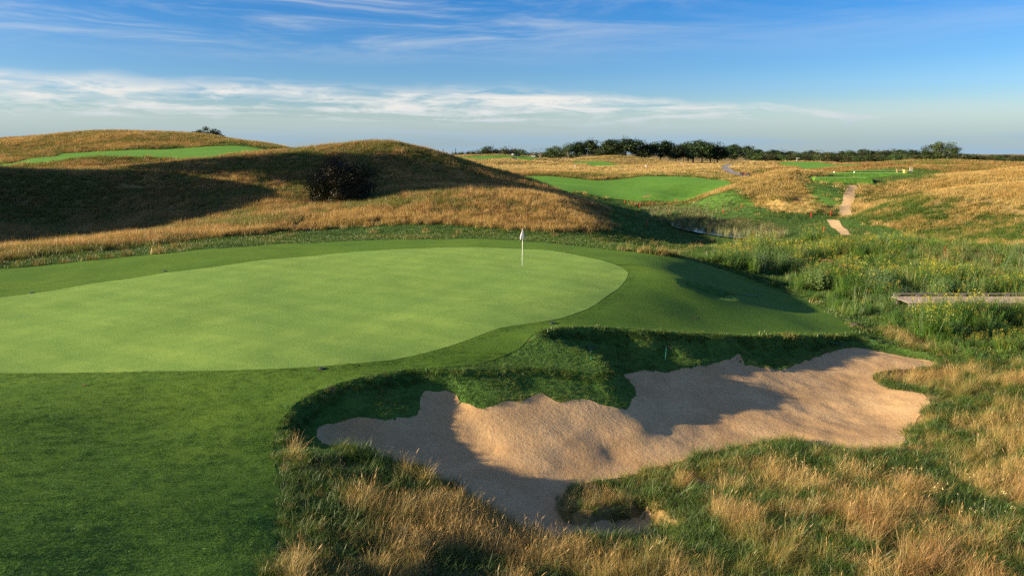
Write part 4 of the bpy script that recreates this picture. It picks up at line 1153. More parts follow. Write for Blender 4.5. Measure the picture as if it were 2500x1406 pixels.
def tree_model(seed, H, Wd, base, n_clump, n_leaf, leaf, cols, shape='round', limbs=7, trunk_r=0.35, gap=0.0, bark='bark', clump_r=0.24):
    """trunk with limbs that reach the leaf clumps; returns (trunk mesh, crown mesh)"""
    g = np.random.default_rng(seed)
    ctr = []
    tries = 0
    while len(ctr) < n_clump and tries < 6000:
        tries += 1
        p = g.uniform(-1, 1, 3)
        if shape == 'cone':
            hz = (p[2] + 1) / 2
            if p[0] ** 2 + p[1] ** 2 > (1 - hz) ** 2 * 1.0 + 0.01: continue
        else:
            rr = np.linalg.norm(p)
            if rr > 1 or rr < 0.42: continue
            if p[2] < -0.75: continue
            if shape == 'spread' and p[2] < -0.25 and math.hypot(p[0], p[1]) < 0.35: continue
        if gap and min([np.linalg.norm(p - c) for c in ctr] + [9]) < gap: continue
        ctr.append(p)
    ctr = np.array(ctr)
    sc = np.array([Wd / 2, Wd / 2, (H - base) / 2])
    cw = ctr * sc * 0.86 + np.array([0, 0, base + (H - base) / 2])
    tubes = []
    bend = g.normal(0, 0.03 * H, 2)
    top_h = base + (H - base) * (0.85 if shape == 'cone' else 0.55)
    tp = [np.array([bend[0] * s_ ** 2, bend[1] * s_ ** 2, s_ * top_h - 0.3 * (s_ == 0)]) for s_ in np.linspace(0, 1, 6)]
    tubes.append(tube(tp, [trunk_r * (1.25 if s_ == 0 else 1 - 0.8 * s_) for s_ in np.linspace(0, 1, 6)], 8))
    for i in g.choice(len(cw), min(limbs, len(cw)), replace=False):
        s0 = 0.35 + 0.5 * g.random()
        a = np.array([bend[0] * s0 ** 2, bend[1] * s0 ** 2, s0 * top_h]); b = cw[i]
        mid = (a + b) / 2 + g.normal(0, 0.03 * H, 3) + np.array([0, 0, 0.04 * H])
        tubes.append(tube([a, (a + mid) / 2, mid, (mid + b) / 2, b], [trunk_r * .42, trunk_r * .34, trunk_r * .26, trunk_r * .16, trunk_r * .06], 5))
    V, Fq = join(tubes)
    tm = bpy.data.meshes.new('trunk')
    tm.from_pydata([tuple(v) for v in V], [], Fq); tm.materials.append(MATS[bark]); tm.update()
    tm.polygons.foreach_set('use_smooth', np.ones(len(tm.polygons), bool))
    per = np.maximum(8, (n_leaf * g.dirichlet(np.ones(len(cw)) * 6)).astype(int))
    P = []; N = []; Cc = []
    cols = np.array(cols)
    for c, k_ in zip(cw, per):
        d = g.normal(0, 1, (k_, 3)); d /= np.linalg.norm(d, axis=1)[:, None]
        rad = clump_r * Wd * (0.7 + 0.6 * g.random()) * np.array([1, 1, 0.75])
        if shape == 'cone':
            hz = np.clip((c[2] - base) / (H - base), 0, 1)
            rad = rad * (1.05 - 0.8 * hz)
        rr = g.random(k_) ** 0.45
        P.append(c + d * rad * rr[:, None]); N.append(d + np.array([0, 0, 0.35]))
        cc = cols[g.integers(len(cols))] * (1 + g.normal(0, .12))
        Cc.append(np.tile(cc, (k_, 1)))
    P = np.concatenate(P); N = np.concatenate(N); Cc = np.concatenate(Cc)
    V, T, C = leaves(P, N, leaf, 0.75, g, Cc, 0.22, 0.55)
    cm = proto_mesh('crown', V, T, C, 'tree_leaf')
    return tm, cm
def place_tree(name, model, loc, h, label, group=None, w=None, rz=None, crown='crown', stem='trunk', cat='tree'):
    o = empty(name, loc, random.random() * 6.283 if rz is None else rz)
    o.scale = ((w or h), (w or h), h)
    for nm, me_ in ((stem, model[0]), (crown, model[1])):
        c = bpy.data.objects.new(nm, me_); COL.objects.link(c); c.parent = o
    tag(o, label, cat, group)
    return o
OAK = [(0.020, 0.040, 0.012), (0.028, 0.052, 0.014), (0.016, 0.034, 0.010), (0.038, 0.064, 0.017)]
LIGHT = [(0.042, 0.076, 0.020), (0.056, 0.092, 0.024), (0.034, 0.062, 0.017)]
BROWN = [(0.045, 0.052, 0.018), (0.055, 0.055, 0.020), (0.036, 0.048, 0.016)]
PINE = [(0.022, 0.046, 0.020), (0.030, 0.056, 0.022)]
oaks = [tree_model(100 + i, 14, 11 + i % 3, 2.0 + (i % 2), 34, 4200, 0.64, OAK, limbs=8) for i in range(4)]
lights = [tree_model(120 + i, 11, 9, 1.5, 22, 1700, 0.55, LIGHT, limbs=6) for i in range(3)]
browns = [tree_model(130 + i, 8, 9, 0.6, 20, 1300, 0.5, BROWN, limbs=4, trunk_r=0.2) for i in range(2)]
pines = [tree_model(140 + i, 10, 4.2, 0.6, 34, 1100, 0.42, PINE, 'cone', limbs=3, trunk_r=0.2, clump_r=0.2) for i in range(3)]
twiggy = tree_model(150, 11, 7, 2.0, 16, 160, 0.4, LIGHT, limbs=16, trunk_r=0.2, bark='pale_bark')

def put(model, u, base_v, Y, top_v, h_model, name, label, group=None, wide=1.0, **kw):
    """stand a tree Y metres off, its top at photo height top_v"""
    X = at(u, base_v, Y)[0]
    z0 = gz(X, Y)
    z1 = at(u, top_v, Y)[2]
    h = max(0.2, (z1 - z0) / h_model)
    return place_tree(name, model, (X, Y, z0 - 0.15), h, label, group, w=h * wide, **kw)
def nth(i):
    return ['first', 'second', 'third', 'fourth', 'fifth', 'sixth', 'seventh', 'eighth', 'ninth', 'tenth', 'eleventh', 'twelfth', 'thirteenth', 'fourteenth', 'fifteenth', 'sixteenth', 'seventeenth', 'eighteenth'][i]
for i, (u, tv, k_, wd) in enumerate([(1405,350,0,1.0),(1440,346,1,.95),(1478,352,2,.8),(1492,343,0,1.05),(1527,342,1,1.0),(1565,346,2,1.05),(1582,353,3,.9),(1612,347,0,1.0),(1632,354,1,.8),(1650,356,2,.75),(1668,352,3,.85),(1692,346,0,1.15),(1714,351,1,1.0),(1735,353,2,1.0),(1752,356,3,.95),(1785,356,0,1.1),(1822,361,1,1.0),(1840,366,3,1.0)]):
    put(oaks[k_], u, 390, random.uniform(560, 640), tv - 5, 14, 'oak_tree', nth(i) + ' dark oak from the left in the row behind the straw fields', 'oak trees of the middle treeline', wd * 1.4)
for i, (u, tv, k_) in enumerate(sorted([(1345,360,0),(1362,352,1),(1385,356,2),(1460,365,0),(1510,362,1),(1642,364,2),(1680,366,0),(1335,368,2),(1275,360,1),(1195,356,0)])):
    put(lights[k_], u, 390, random.uniform(600, 660), tv, 11, 'leafy_tree', nth(i) + ' lighter green leafy tree from the left along the treeline', 'lighter trees of the treeline', 1.4)
for i, (u, tv) in enumerate(sorted([(1150,368),(1165,366),(1180,364),(1210,361),(1228,362),(1245,358),(1262,364),(1138,369),(1120,370),(1300,370),(1320,370)])):
    put(browns[int(u) % 2], u, 390, random.uniform(620, 680), tv, 8, 'low_leafy_tree', nth(i) + ' low rounded olive tree from the left behind the distant tee', 'low trees behind the distant tee', 1.25)
for i, (u, tv) in enumerate(sorted([(1010,360),(1020,357),(1034,364),(1046,360),(1058,366),(1070,362),(1082,360),(1092,367),(1105,362),(1112,359),(1028,366),(1064,368),(1090,364),(1130,366),(693,359),(700,358),(712,360),(720,357),(731,361),(742,360),(755,362),(768,361),(782,362),(1310,366),(1316,368)])):
    put(pines[int(u) % 3], u, 385, random.uniform(640, 760) if u > 900 else random.uniform(780, 900), tv, 10, 'conifer', nth(i - 9 if u > 900 else i) + ' small pointed conifer from the left on the horizon ' + ('past the big hill' if u > 900 else 'before the big hill'), 'conifers past the big hill' if u > 900 else 'conifers left of the big hill', 1.0)
put(twiggy, 1387, 390, 600, 345, 11, 'bare_tree', 'thin bare pale tree sticking up behind the treeline beside the leaning oaks', wide=0.9)
put(twiggy, 1301, 388, 590, 357, 11, 'bare_tree', 'small grey half-bare tree standing beside the distant tee', wide=0.9)
put(twiggy, 1318, 388, 585, 356, 11, 'bare_tree', 'small fork-topped half-bare tree between the low trees and the row of oaks', wide=0.8)
# the long wood on the right
for i, u in enumerate(np.linspace(1850, 2260, 40)):
    tv = np.interp(u, [1850, 1900, 1960, 2000, 2060, 2130, 2200, 2260], [365, 367, 369, 368, 368, 365, 364, 366]) + random.uniform(-3, 4)
    m_ = [oaks[i % 4], lights[i % 3], oaks[(i + 1) % 4], browns[i % 2]][i % 4]
    put(m_, u + random.uniform(-4, 4), 392, random.uniform(520, 700), tv, 8 if i % 4 == 3 else (11 if i % 4 == 1 else 14), 'wood_tree', 'leafy tree in the long unbroken wood between the cart path and the great oak', 'trees of the long wood', 1.25)
for i, u in enumerate(np.linspace(2330, 2560, 36)):
    tv = np.interp(u, [2330, 2400, 2470, 2540], [374, 377, 379, 381]) + random.uniform(-2.5, 2.5)
    put([browns[i % 2], lights[i % 3], pines[i % 3]][i % 3], u, 392, random.uniform(560, 760), tv, [8, 11, 10][i % 3], 'wood_tree', 'low tree in the wood right of the great oak', 'trees right of the great oak', 1.3)
for i, u in enumerate(np.linspace(1850, 2540, 46)):
    tv = 374 + random.uniform(-2, 4) + max(0, u - 2300) * 0.04
    put(browns[i % 2] if i % 2 else lights[i % 3], u, 396, random.uniform(430, 500), tv, 8 if i % 2 else 11, 'scrub_tree', 'bushy scrub tree at the foot of the distant wood', 'scrub at the foot of the wood', 1.5)
great = tree_model(170, 15, 21, 3.0, 44, 6500, 0.55, [(0.045, 0.075, 0.018), (0.06, 0.09, 0.02), (0.035, 0.06, 0.016)], 'spread', limbs=14, trunk_r=0.7, gap=0.16, clump_r=0.125)
put(great, 2296, 392, 330, 345, 15, 'great_oak', 'great broad oak rising alone above the wood at the right', wide=1.1, rz=0.4)
hill_oak = tree_model(171, 10, 15, 2.2, 40, 4200, 0.42, [(0.028, 0.045, 0.014), (0.04, 0.055, 0.017)], 'spread', limbs=14, trunk_r=0.45, gap=0.2, clump_r=0.10)
put(hill_oak, 508, 335, 262, 308, 10, 'hilltop_oak', 'dark gnarled oak showing above the left hill crest', wide=1.25, rz=1.0)
small_oak = tree_model(172, 5, 4.5, 1.0, 12, 700, 0.35, [(0.028, 0.045, 0.014)], 'spread', limbs=8, trunk_r=0.2, gap=0.25, clump_r=0.15)
put(small_oak, 541, 338, 262, 323, 5, 'small_tree', 'little ragged tree just right of the gnarled hilltop oak', wide=0.8)

# unseen oaks added left of the view to throw broken shade on the hill
for i, (X, Y, hgt) in enumerate([(-82,74,11),(-86,78,13),(-83,82,12),(-88,86,14),(-84,89,13),(-89,93,13),(-85,97,11),(-80,78,10),(-91,82,14)]):
    place_tree('oak_tree', oaks[i % 4], (X, Y, gz(X, Y) - .2), hgt / 14, nth(i) + ' unseen oak added left of the view to shade the hill', 'unseen oaks added for shade', w=hgt / 14 * 1.05)

# the rounded thicket on the big hill
bush_c = spot(838, 494, 86, 112)
thicket = tree_model(180, 5.2, 8.4, -0.6, 80, 24000, 0.15, [(0.048, 0.040, 0.015), (0.045, 0.045, 0.014), (0.040, 0.05, 0.013), (0.055, 0.042, 0.016)], 'round', limbs=10, trunk_r=0.14, clump_r=0.14)
place_tree('thicket', thicket, bush_c + Vector((0, 0, -0.2)), 1.1, 'big rounded brown-green thicket growing in the fold of the hill', w=1.12, rz=0.3, crown='foliage', stem='stems', cat='bush')
# ------------------------------------------------------------------ built things
plain('white_paint', (0.78, 0.78, 0.76), 0.45, 0.4, 0.06)
plain('red_paint', (0.50, 0.035, 0.018), 0.5, 0.4, 0.15)
plain('black_plastic', (0.02, 0.02, 0.022), 0.5, 0.4, 0.3)
plain('rubber', (0.018, 0.018, 0.018), 0.9, 0.2, 0.3)
plain('grey_metal', (0.32, 0.33, 0.35), 0.4, 0.5, 0.15, 6.0, 0.6)
plain('light_body', (0.55, 0.60, 0.66), 0.4, 0.5, 0.1)
plain('dark_body', (0.045, 0.025, 0.03), 0.4, 0.5, 0.2)
plain('red_body', (0.50, 0.035, 0.02), 0.4, 0.5, 0.15)
plain('green_paint', (0.02, 0.16, 0.11), 0.5, 0.4, 0.2)
plain('oak_wood', (0.42, 0.30, 0.15), 0.7, 0.3, 0.25, 5.0)
plain('yellow_wood', (0.62, 0.42, 0.13), 0.7, 0.3, 0.15, 5.0)
plain('pale_board', (0.68, 0.58, 0.38), 0.7, 0.3, 0.1, 5.0)
plain('grey_timber', (0.17, 0.15, 0.13), 0.85, 0.2, 0.3, 4.0)
plain('deck_timber', (0.33, 0.27, 0.21), 0.85, 0.2, 0.22, 4.0)
plain('dark_stone', (0.06, 0.05, 0.042), 0.9, 0.2, 0.4, 6.0)
plain('bare_soil', (0.20, 0.12, 0.055), 0.95, 0.1, 0.35, 9.0)
plain('rust_seed', (0.34, 0.09, 0.03), 0.9, 0.1, 0.25, 9.0)
m, nt = new_mat('flag_cloth')
tc = nt.n('ShaderNodeTexCoord')
sepf = nt.n('ShaderNodeSeparateXYZ', None, Vector=tc.outputs['Object'])
nz = nt.noise(tc.outputs['Object'], 16.0, 3.0)
inz = nt.math('MULTIPLY', nt.ss(sepf.outputs[2], 1.62, 1.68), nt.ss(sepf.outputs[2], 1.88, 1.80))
prn = nt.math('MULTIPLY', nt.math('MULTIPLY', inz, nt.ss(nz, 0.52, 0.60)), nt.ss(sepf.outputs[0], 0.06, -0.02))
fcol = nt.mix(prn, c4(0.80, 0.80, 0.82), c4(0.03, 0.04, 0.09))
dd = nt.n('ShaderNodeBsdfDiffuse', None, Color=fcol); tr = nt.n('ShaderNodeBsdfTranslucent', None, Color=fcol)
finish(nt, nt.n('ShaderNodeMixShader', None, _0=0.35, _1=dd.outputs[0], _2=tr.outputs[0]).outputs[0])

def bevel_box(sx, sy, sz, bev=0.01, origin=(0, 0, 0)):
    bm = bmesh.new()
    bmesh.ops.create_cube(bm, size=1.0)
    bmesh.ops.scale(bm, vec=(sx, sy, sz), verts=bm.verts)
    if bev:
        bmesh.ops.bevel(bm, geom=list(bm.edges), offset=min(bev, sx * .3, sy * .3, sz * .3), segments=1, affect='EDGES')
    bmesh.ops.translate(bm, vec=origin, verts=bm.verts)
    return bm
def bm_obj(name, bm, mat, parent=None, loc=None, rot=None, smooth_shade=False):
    me = bpy.data.meshes.new(name)
    bm.to_mesh(me); bm.free()
    me.materials.append(MATS[mat])
    if smooth_shade:
        me.polygons.foreach_set('use_smooth', np.ones(len(me.polygons), bool))
    o = bpy.data.objects.new(name, me)
    COL.objects.link(o)
    if parent is not None: o.parent = parent
    if loc is not None: o.location = loc
    if rot is not None: o.rotation_euler = rot
    return o
def rod(name, a, b, r0, r1, mat, parent=None, sides=8):
    a, b = Vector(a), Vector(b)
    V, Fq = tube([a, a.lerp(b, .5), b], [r0, (r0 + r1) / 2, r1], sides)
    Fq.append(tuple(reversed(range(sides))))
    return mesh_object(name, V, Fq, mat, parent, True)

# --- the flag in the hole
p = spot(1275, 651)
root = empty('flagstick', p)
tag(root, 'white flagstick with a limp white flag standing in the hole on the green', 'flagstick')
rod('pole', (0, 0, -0.1), (0.02, 0, 2.22), 0.019, 0.013, 'white_paint', root)
V = []; Fq = []
cols_, rows_ = 9, 9
for j in range(rows_):
    t = j / (rows_ - 1)
    for i in range(cols_):
        s_ = i / (cols_ - 1) - 0.5
        wdt = 0.03 + 0.25 * min(1, t * 1.4) * (1 - 0.12 * t)
        V.append((0.02 + s_ * wdt - 0.035 * t, 0.05 * math.sin(i * 1.9 + 0.6) * min(1, t * 1.5) - 0.02, 2.2 - 0.56 * t - 0.05 * math.sin(i * 1.3) * t))
for j in range(rows_ - 1):
    for i in range(cols_ - 1):
        a_ = j * cols_ + i
        Fq.append((a_, a_ + 1, a_ + cols_ + 1, a_ + cols_))
fl_o = mesh_object('flag', V, Fq, 'flag_cloth', root, True)
sm = fl_o.modifiers.new('thick', 'SOLIDIFY'); sm.thickness = 0.004
bm = bmesh.new(); bmesh.ops.create_circle(bm, cap_ends=True, radius=0.07, segments=16)
bm_obj('cup', bm, 'black_plastic', root, (-0.045, 0, 0.028))
bm = bmesh.new(); bmesh.ops.create_uvsphere(bm, u_segments=10, v_segments=6, radius=0.022)
bm_obj('knob', bm, 'white_paint', root, (0.02, 0, 2.225), smooth_shade=True)

# --- bunker rakes
def rake(head_px, end_px, label, lift=0.10, handle='green_paint', y0=6, y1=90, up_end=0.06):
    h = spot(*head_px, y0, y1); e = spot(*end_px, y0, y1)
    h.z += lift; e.z += up_end
    root = empty('bunker_rake', (h + e) / 2 - Vector((0, 0, lift)))
    tag(root, label, 'rake', 'bunker rakes')
    off = root.location
    rod('handle', h - off, e - off, 0.019, 0.017, handle, root)
    d = (h - e).normalized(); side = d.cross(Vector((0, 0, 1))).normalized(); upv = side.cross(d).normalized()
    V, Fq = [], []
    a_, b_ = h - off - side * 0.24, h - off + side * 0.24
    rod('head_bar', a_, b_, 0.018, 0.018, 'black_plastic', root, 6)
    for i in range(9):
        c_ = a_.lerp(b_, (i + .5) / 9)
        rod('tooth', c_, c_ - upv * 0.085, 0.009, 0.005, 'grey_metal', root, 5)
rake((1440, 853), (1443, 881), 'green-handled rake lying with its head up on the grassy nose of the bunker', 0.12)
rake((1627, 853), (1624, 884), 'rake leaning in the shade against the back face of the bunker', 0.12)
rake((1850, 724), (1808, 723), 'rake lying on the grass beside the small pot bunker', 0.08)
rake((2050, 843), (2020, 836), 'rake lying in shadow on the bank at the far end of the bunker', 0.08)

# --- red stakes round the ponds
stake_me = None
STK = [(1525,497,'by the shaded far end of the upper pond',0),(1561,511,'at the shaded left tip of the upper pond',3),(1554,528,'in shade left of the reeds',0),(1580,549,'at the near left corner of the reeds',2),(1650,494,'on the fairway side of the upper pond',0),(1765,521,'at the water edge of the upper pond',-6),(1811,506,'in the grass behind the upper pond',0),(1806,546,'leaning among the tan reeds',-14),(1839,583,'standing at the open water of the near pond',0),(1980,531,'just left of the foot of the upper path',0),(2027,528,'nearest the foot of the upper path',2),(2011,567,'beside the lower path at the meadow edge',0)]
for u, v, where, lean in STK:
    p = spot(u, v, 55, 170)
    p.z = max(p.z, POND_Z)
    root = empty('hazard_stake', p)
    root.rotation_euler = (0, R(lean), 0)
    tag(root, 'red hazard stake ' + where, 'stake', 'red hazard stakes')
    for nm, bm, mt in (('post', bevel_box(0.10, 0.10, 0.72, 0.012, (0, 0, 0.30)), 'red_paint'),
                       ('cap', bevel_box(0.075, 0.075, 0.05, 0.02, (0, 0, 0.685)), 'red_paint')):
        bm_obj(nm, bm, mt, root)
p = spot(1725, 626, 40, 90)
root = empty('marker_stake', p); tag(root, 'short white stake with a red band at the edge of the meadow', 'stake')
bm_obj('post', bevel_box(0.07, 0.07, 0.42, 0.01, (0, 0, 0.2)), 'white_paint', root)
bm_obj('band', bevel_box(0.076, 0.076, 0.10, 0.004, (0, 0, 0.33)), 'red_paint', root)

# --- tees on the rise
def tee(u0, u1, v, Y, depth, lift, skew=0.0):
    a_, b_ = at(u0, v, Y), at(u1, v, Y)
    xs = np.linspace(a_[0], b_[0], 10)
    ring = [(x_, Y + skew * (x_ - xs[0])) for x_ in xs] + [(x_ + 1.0, Y + depth + skew * (x_ - xs[0])) for x_ in xs[::-1]]
    ring = smooth_poly(ring, 1)
    zt = float(zlook(ring[:, 0], ring[:, 1]).max()) + lift
    c_ = ring.mean(0); n_ = len(ring)
    outer = c_ + (ring - c_) * np.array([1.10, 1.35])
    zo = zlook(outer[:, 0], outer[:, 1]) - 0.15
    V = [(c_[0], c_[1], zt + 0.02)] + [(q[0], q[1], zt) for q in ring] + [(q[0], q[1], h_) for q, h_ in zip(outer, zo)]
    Fq = [(0, 1 + i, 1 + (i + 1) % n_) for i in range(n_)] + [(1 + i, 1 + n_ + i, 1 + n_ + (i + 1) % n_, 1 + (i + 1) % n_) for i in range(n_)]
    o = mesh_object('tee_box', V, Fq, ['tee_turf', 'fairway_turf'], None, False, [0] * n_ + [1] * n_)
    o['kind'] = 'structure'
    return zt
TZ1 = tee(1990, 2125, 445, 149, 4.5, 0.10)
TZ2 = tee(2005, 2215, 431, 164, 6.0, 0.10)
TZ3 = tee(2090, 2235, 420, 186, 6.0, 0.10)
def on_tee(u, v, Y, zt):
    q = at(u, v, Y); return Vector((q[0], Y, zt))
for u, wh in ((2036, 'on the middle tee, left of its pair'), (2085, 'on the middle tee, right of its pair')):
    root = empty('tee_marker', on_tee(u, 431, 166, TZ2)); tag(root, 'small white tee marker ' + wh, 'tee marker', 'white tee markers')
    bm = bmesh.new(); bmesh.ops.create_icosphere(bm, subdivisions=2, radius=0.16); bmesh.ops.translate(bm, vec=(0, 0, .15), verts=bm.verts)
    bm_obj('ball', bm, 'white_paint', root, smooth_shade=True)
    rod('peg', (0, 0, -.1), (0, 0, .1), .03, .03, 'grey_metal', root)
root = empty('bench', on_tee(2196, 433, 166, TZ2), R(4)); tag(root, 'wooden slatted bench on the middle tee', 'bench')
for i in range(3): bm_obj('seat_slat', bevel_box(1.6, 0.13, 0.05, .01, (0, -0.16 + i * .16, 0.45)), 'oak_wood', root)
for i in range(2): bm_obj('back_slat', bevel_box(1.6, 0.04, 0.12, .01, (0, 0.25, 0.62 + i * .18)), 'oak_wood', root)
for sx in (-.68, .68):
    bm_obj('leg', bevel_box(0.09, 0.09, 0.45, .01, (sx, -0.16, 0.21)), 'oak_wood', root)
    bm_obj('leg', bevel_box(0.09, 0.09, 0.90, .01, (sx, 0.21, 0.43)), 'oak_wood', root)
    bm_obj('armrest', bevel_box(0.09, 0.5, 0.05, .01, (sx, 0.03, 0.66)), 'oak_wood', root)
root = empty('litter_bin', on_tee(2208, 434, 165.5, TZ2), R(3)); tag(root, 'square yellow wooden bin beside the tee bench', 'bin')
bm_obj('body', bevel_box(0.60, 0.60, 0.66, .02, (0, 0, 0.33)), 'yellow_wood', root)
for i in range(5): bm_obj('slat', bevel_box(0.10, 0.03, 0.62, .008, (-.24 + i * .12, -0.315, 0.33)), 'yellow_wood', root)
bm_obj('lid', bevel_box(0.68, 0.68, 0.06, .015, (0, 0, 0.69)), 'yellow_wood', root)
root = empty('tee_sign', on_tee(2222.5, 434, 166, TZ2), R(4)); tag(root, 'tall pale board standing right of the bench on the tee', 'sign')
bm_obj('board', bevel_box(0.74, 0.08, 1.05, .015, (0, 0, 0.72)), 'pale_board', root)
for sx in (-.3, .3): bm_obj('post', bevel_box(0.09, 0.10, 1.30, .01, (sx, 0.03, 0.58)), 'pale_board', root)
bm_obj('cap', bevel_box(0.82, 0.14, 0.05, .01, (0, 0, 1.27)), 'pale_board', root)

# --- little signs out on the far fields
for u, v, Y0, lab in ((1404, 411, 215, 'tiny white sign with a red edge out on the straw field'), (1577, 411, 215, 'pair-width white sign at the edge of the distant mown strip'), (1663, 404, 215, 'tiny white sign high on the straw field below the oaks')):
    p = spot(u, v, Y0, 600)
    root = empty('field_sign', p); tag(root, lab, 'sign', 'signs on the far field')
    wd = 0.9 if u == 1577 else 0.5
    bm_obj('panel', bevel_box(wd, 0.08, 0.5, .02, (0, 0, 0.85)), 'white_paint', root)
    bm_obj('edge', bevel_box(0.12, 0.085, 0.5, .02, (wd / 2 + .06, 0, 0.85)), 'red_paint', root)
    for sx in (-.15, .15): bm_obj('post', bevel_box(0.06, 0.08, 1.0, .01, (sx, 0.05, 0.45)), 'grey_metal', root)

# --- course vehicles
def wheel(parent, loc, r=0.28, wdt=0.2):
    bm = bmesh.new(); bmesh.ops.create_cone(bm, cap_ends=True, segments=18, radius1=r, radius2=r, depth=wdt)
    bmesh.ops.bevel(bm, geom=[e for e in bm.edges if e.calc_face_angle(0) > 1], offset=0.04, segments=2, affect='EDGES')
    bmesh.ops.rotate(bm, matrix=Matrix.Rotation(math.pi / 2, 3, 'X'), verts=bm.verts)
    w_ = bm_obj('wheel', bm, 'rubber', parent, loc)
    bm = bmesh.new(); bmesh.ops.create_cone(bm, cap_ends=True, segments=14, radius1=r * .55, radius2=r * .5, depth=wdt + .02)
    bmesh.ops.rotate(bm, matrix=Matrix.Rotation(math.pi / 2, 3, 'X'), verts=bm.verts)
    bm_obj('rim', bm, 'grey_metal', w_)
def vehicle(name, p, rz, body, seat, bed, label, roll=True, mower=False, cat='vehicle'):
    root = empty(name, p, rz); tag(root, label, cat, 'course vehicles')
    V = [(-1.35,-.58,.35),(1.3,-.58,.35),(1.35,-.55,.62),(.95,-.55,.86),(.35,-.55,.90),(.25,-.55,.50),(-.45,-.55,.50),(-.5,-.55,.72),(-1.38,-.55,.72)]
    V = V + [(a_, -b_, c_) for a_, b_, c_ in V]
    n_ = 9
    Fq = [tuple(range(n_)), tuple(reversed(range(n_, 2 * n_)))] + [(i, i + n_, (i + 1) % n_ + n_, (i + 1) % n_) for i in range(n_)]
    o = mesh_object('body', V, Fq, body, root)
    md = o.modifiers.new('edge', 'BEVEL'); md.width = 0.04; md.segments = 2
    bm_obj('seat', bevel_box(0.5, 1.05, 0.16, .05, (-.1, 0, .60)), seat, root)
    bm_obj('backrest', bevel_box(0.14, 1.05, 0.5, .05, (-.38, 0, .92)), seat, root)
    b_ = bm_obj('cargo_bed', bevel_box(0.95, 1.2, 0.10, .02, (-.92, 0, .78)), bed, root)
    for sx, sy, lx, ly in ((-.92, .58, .95, .05), (-.92, -.58, .95, .05), (-1.38, 0, .05, 1.2), (-.47, 0, .05, 1.2)):
        bm_obj('bed_side', bevel_box(lx, ly, 0.28, .01, (sx, sy, .95)), bed, b_)
    rod('steering_column', (.45, .25, .7), (.2, .25, 1.05), .025, .02, 'black_plastic', root)
    bm = bmesh.new(); bmesh.ops.create_cone(bm, segments=16, radius1=.18, radius2=.18, depth=.03, cap_ends=True)
    bm_obj('steering_wheel', bm, 'black_plastic', root, (.19, .25, 1.06), (0, R(-45), 0))
    for sx in (-.9, .95):
        for sy in (-.6, .6): wheel(root, (sx, sy, .28))
    if roll:
        for sy in (-.5, .5):
            rod('roll_bar', (-.45, sy, .7), (-.42, sy, 1.75), .035, .035, 'black_plastic', root)
        rod('roll_bar', (-.42, -.5, 1.75), (-.42, .5, 1.75), .035, .035, 'black_plastic', root)
    if mower:
        for sy in (-.95, 0, .95):
            bm_obj('cutting_unit', bevel_box(.55, .8, .30, .06, (1.65, sy, .24)), body, root)
            rod('lift_arm', (1.2, sy * .5, .5), (1.6, sy, .38), .03, .03, 'grey_metal', root)
    for sy in (-.35, .35): bm_obj('headlight', bevel_box(.05, .2, .1, .02, (1.33, sy, .62)), 'white_paint', root)
    return root
def low(p):
    return p + Vector((0, 0, 0.16))
vehicle('utility_cart', low(spot(1819, 432, 195, 300)), R(-28), 'black_plastic', 'red_body', 'dark_body', 'black utility cart with a red seat on the grey cart path', roll=False)
vehicle('utility_cart', low(spot(1252, 381, 400, 560)), R(80), 'light_body', 'black_plastic', 'light_body', 'pale blue-white cart parked on the distant tee, left of the dark mower')
vehicle('fairway_mower', low(spot(1263, 382, 400, 560)), R(200), 'dark_body', 'black_plastic', 'dark_body', 'dark mower on the distant tee beside the pale cart', mower=True)
vehicle('utility_cart', low(spot(1302, 385, 400, 560)), R(170), 'light_body', 'black_plastic', 'grey_metal', 'low pale grey cart at the right end of the distant tee', roll=False)
vehicle('fairway_mower', low(spot(1256, 390, 300, 560)), R(10), 'grey_metal', 'red_body', 'dark_body', 'grey and dark red mower on the near edge of the distant tee', mower=True, roll=False)

# --- boardwalk through the meadow
BZ = -2.72
root = empty('boardwalk', (35.7, 48.9, BZ)); tag(root, 'weathered timber boardwalk with low kerb rails crossing the meadow', 'boardwalk')
me_p = None
for i in range(132):
    X = -9.4 + i * 0.145
    if me_p is None:
        o = bm_obj('plank', bevel_box(0.137, 2.30, 0.045, .006), 'deck_timber', root); me_p = o.data
    else:
        o = bpy.data.objects.new('plank', me_p); COL.objects.link(o); o.parent = root
    o.location = (X, random.uniform(-.012, .012), random.uniform(-.003, .003))
    o.rotation_euler = (0, 0, random.uniform(-.004, .004))
for sy in (1.08,):
    for i in range(5):
        bm_obj('kerb_rail', bevel_box(3.74, 0.14, 0.09, .01, (-7.5 + i * 3.76, sy, 0.205)), 'grey_timber', root)
    for i in range(13):
        bm_obj('kerb_block', bevel_box(0.32, 0.13, 0.13, .01, (-9.2 + i * 1.53, sy, 0.09)), 'grey_timber', root)
for sy in (-1.08, 1.08):
    bm_obj('joist', bevel_box(18.9, 0.09, 0.24, .01, (0.0, sy * 1.02, -0.146)), 'grey_timber', root)
    for i in range(8):
        bm_obj('pile', bevel_box(0.14, 0.14, 0.9, .01, (-9.1 + i * 2.6, sy * .92, -0.72)), 'grey_timber', root)

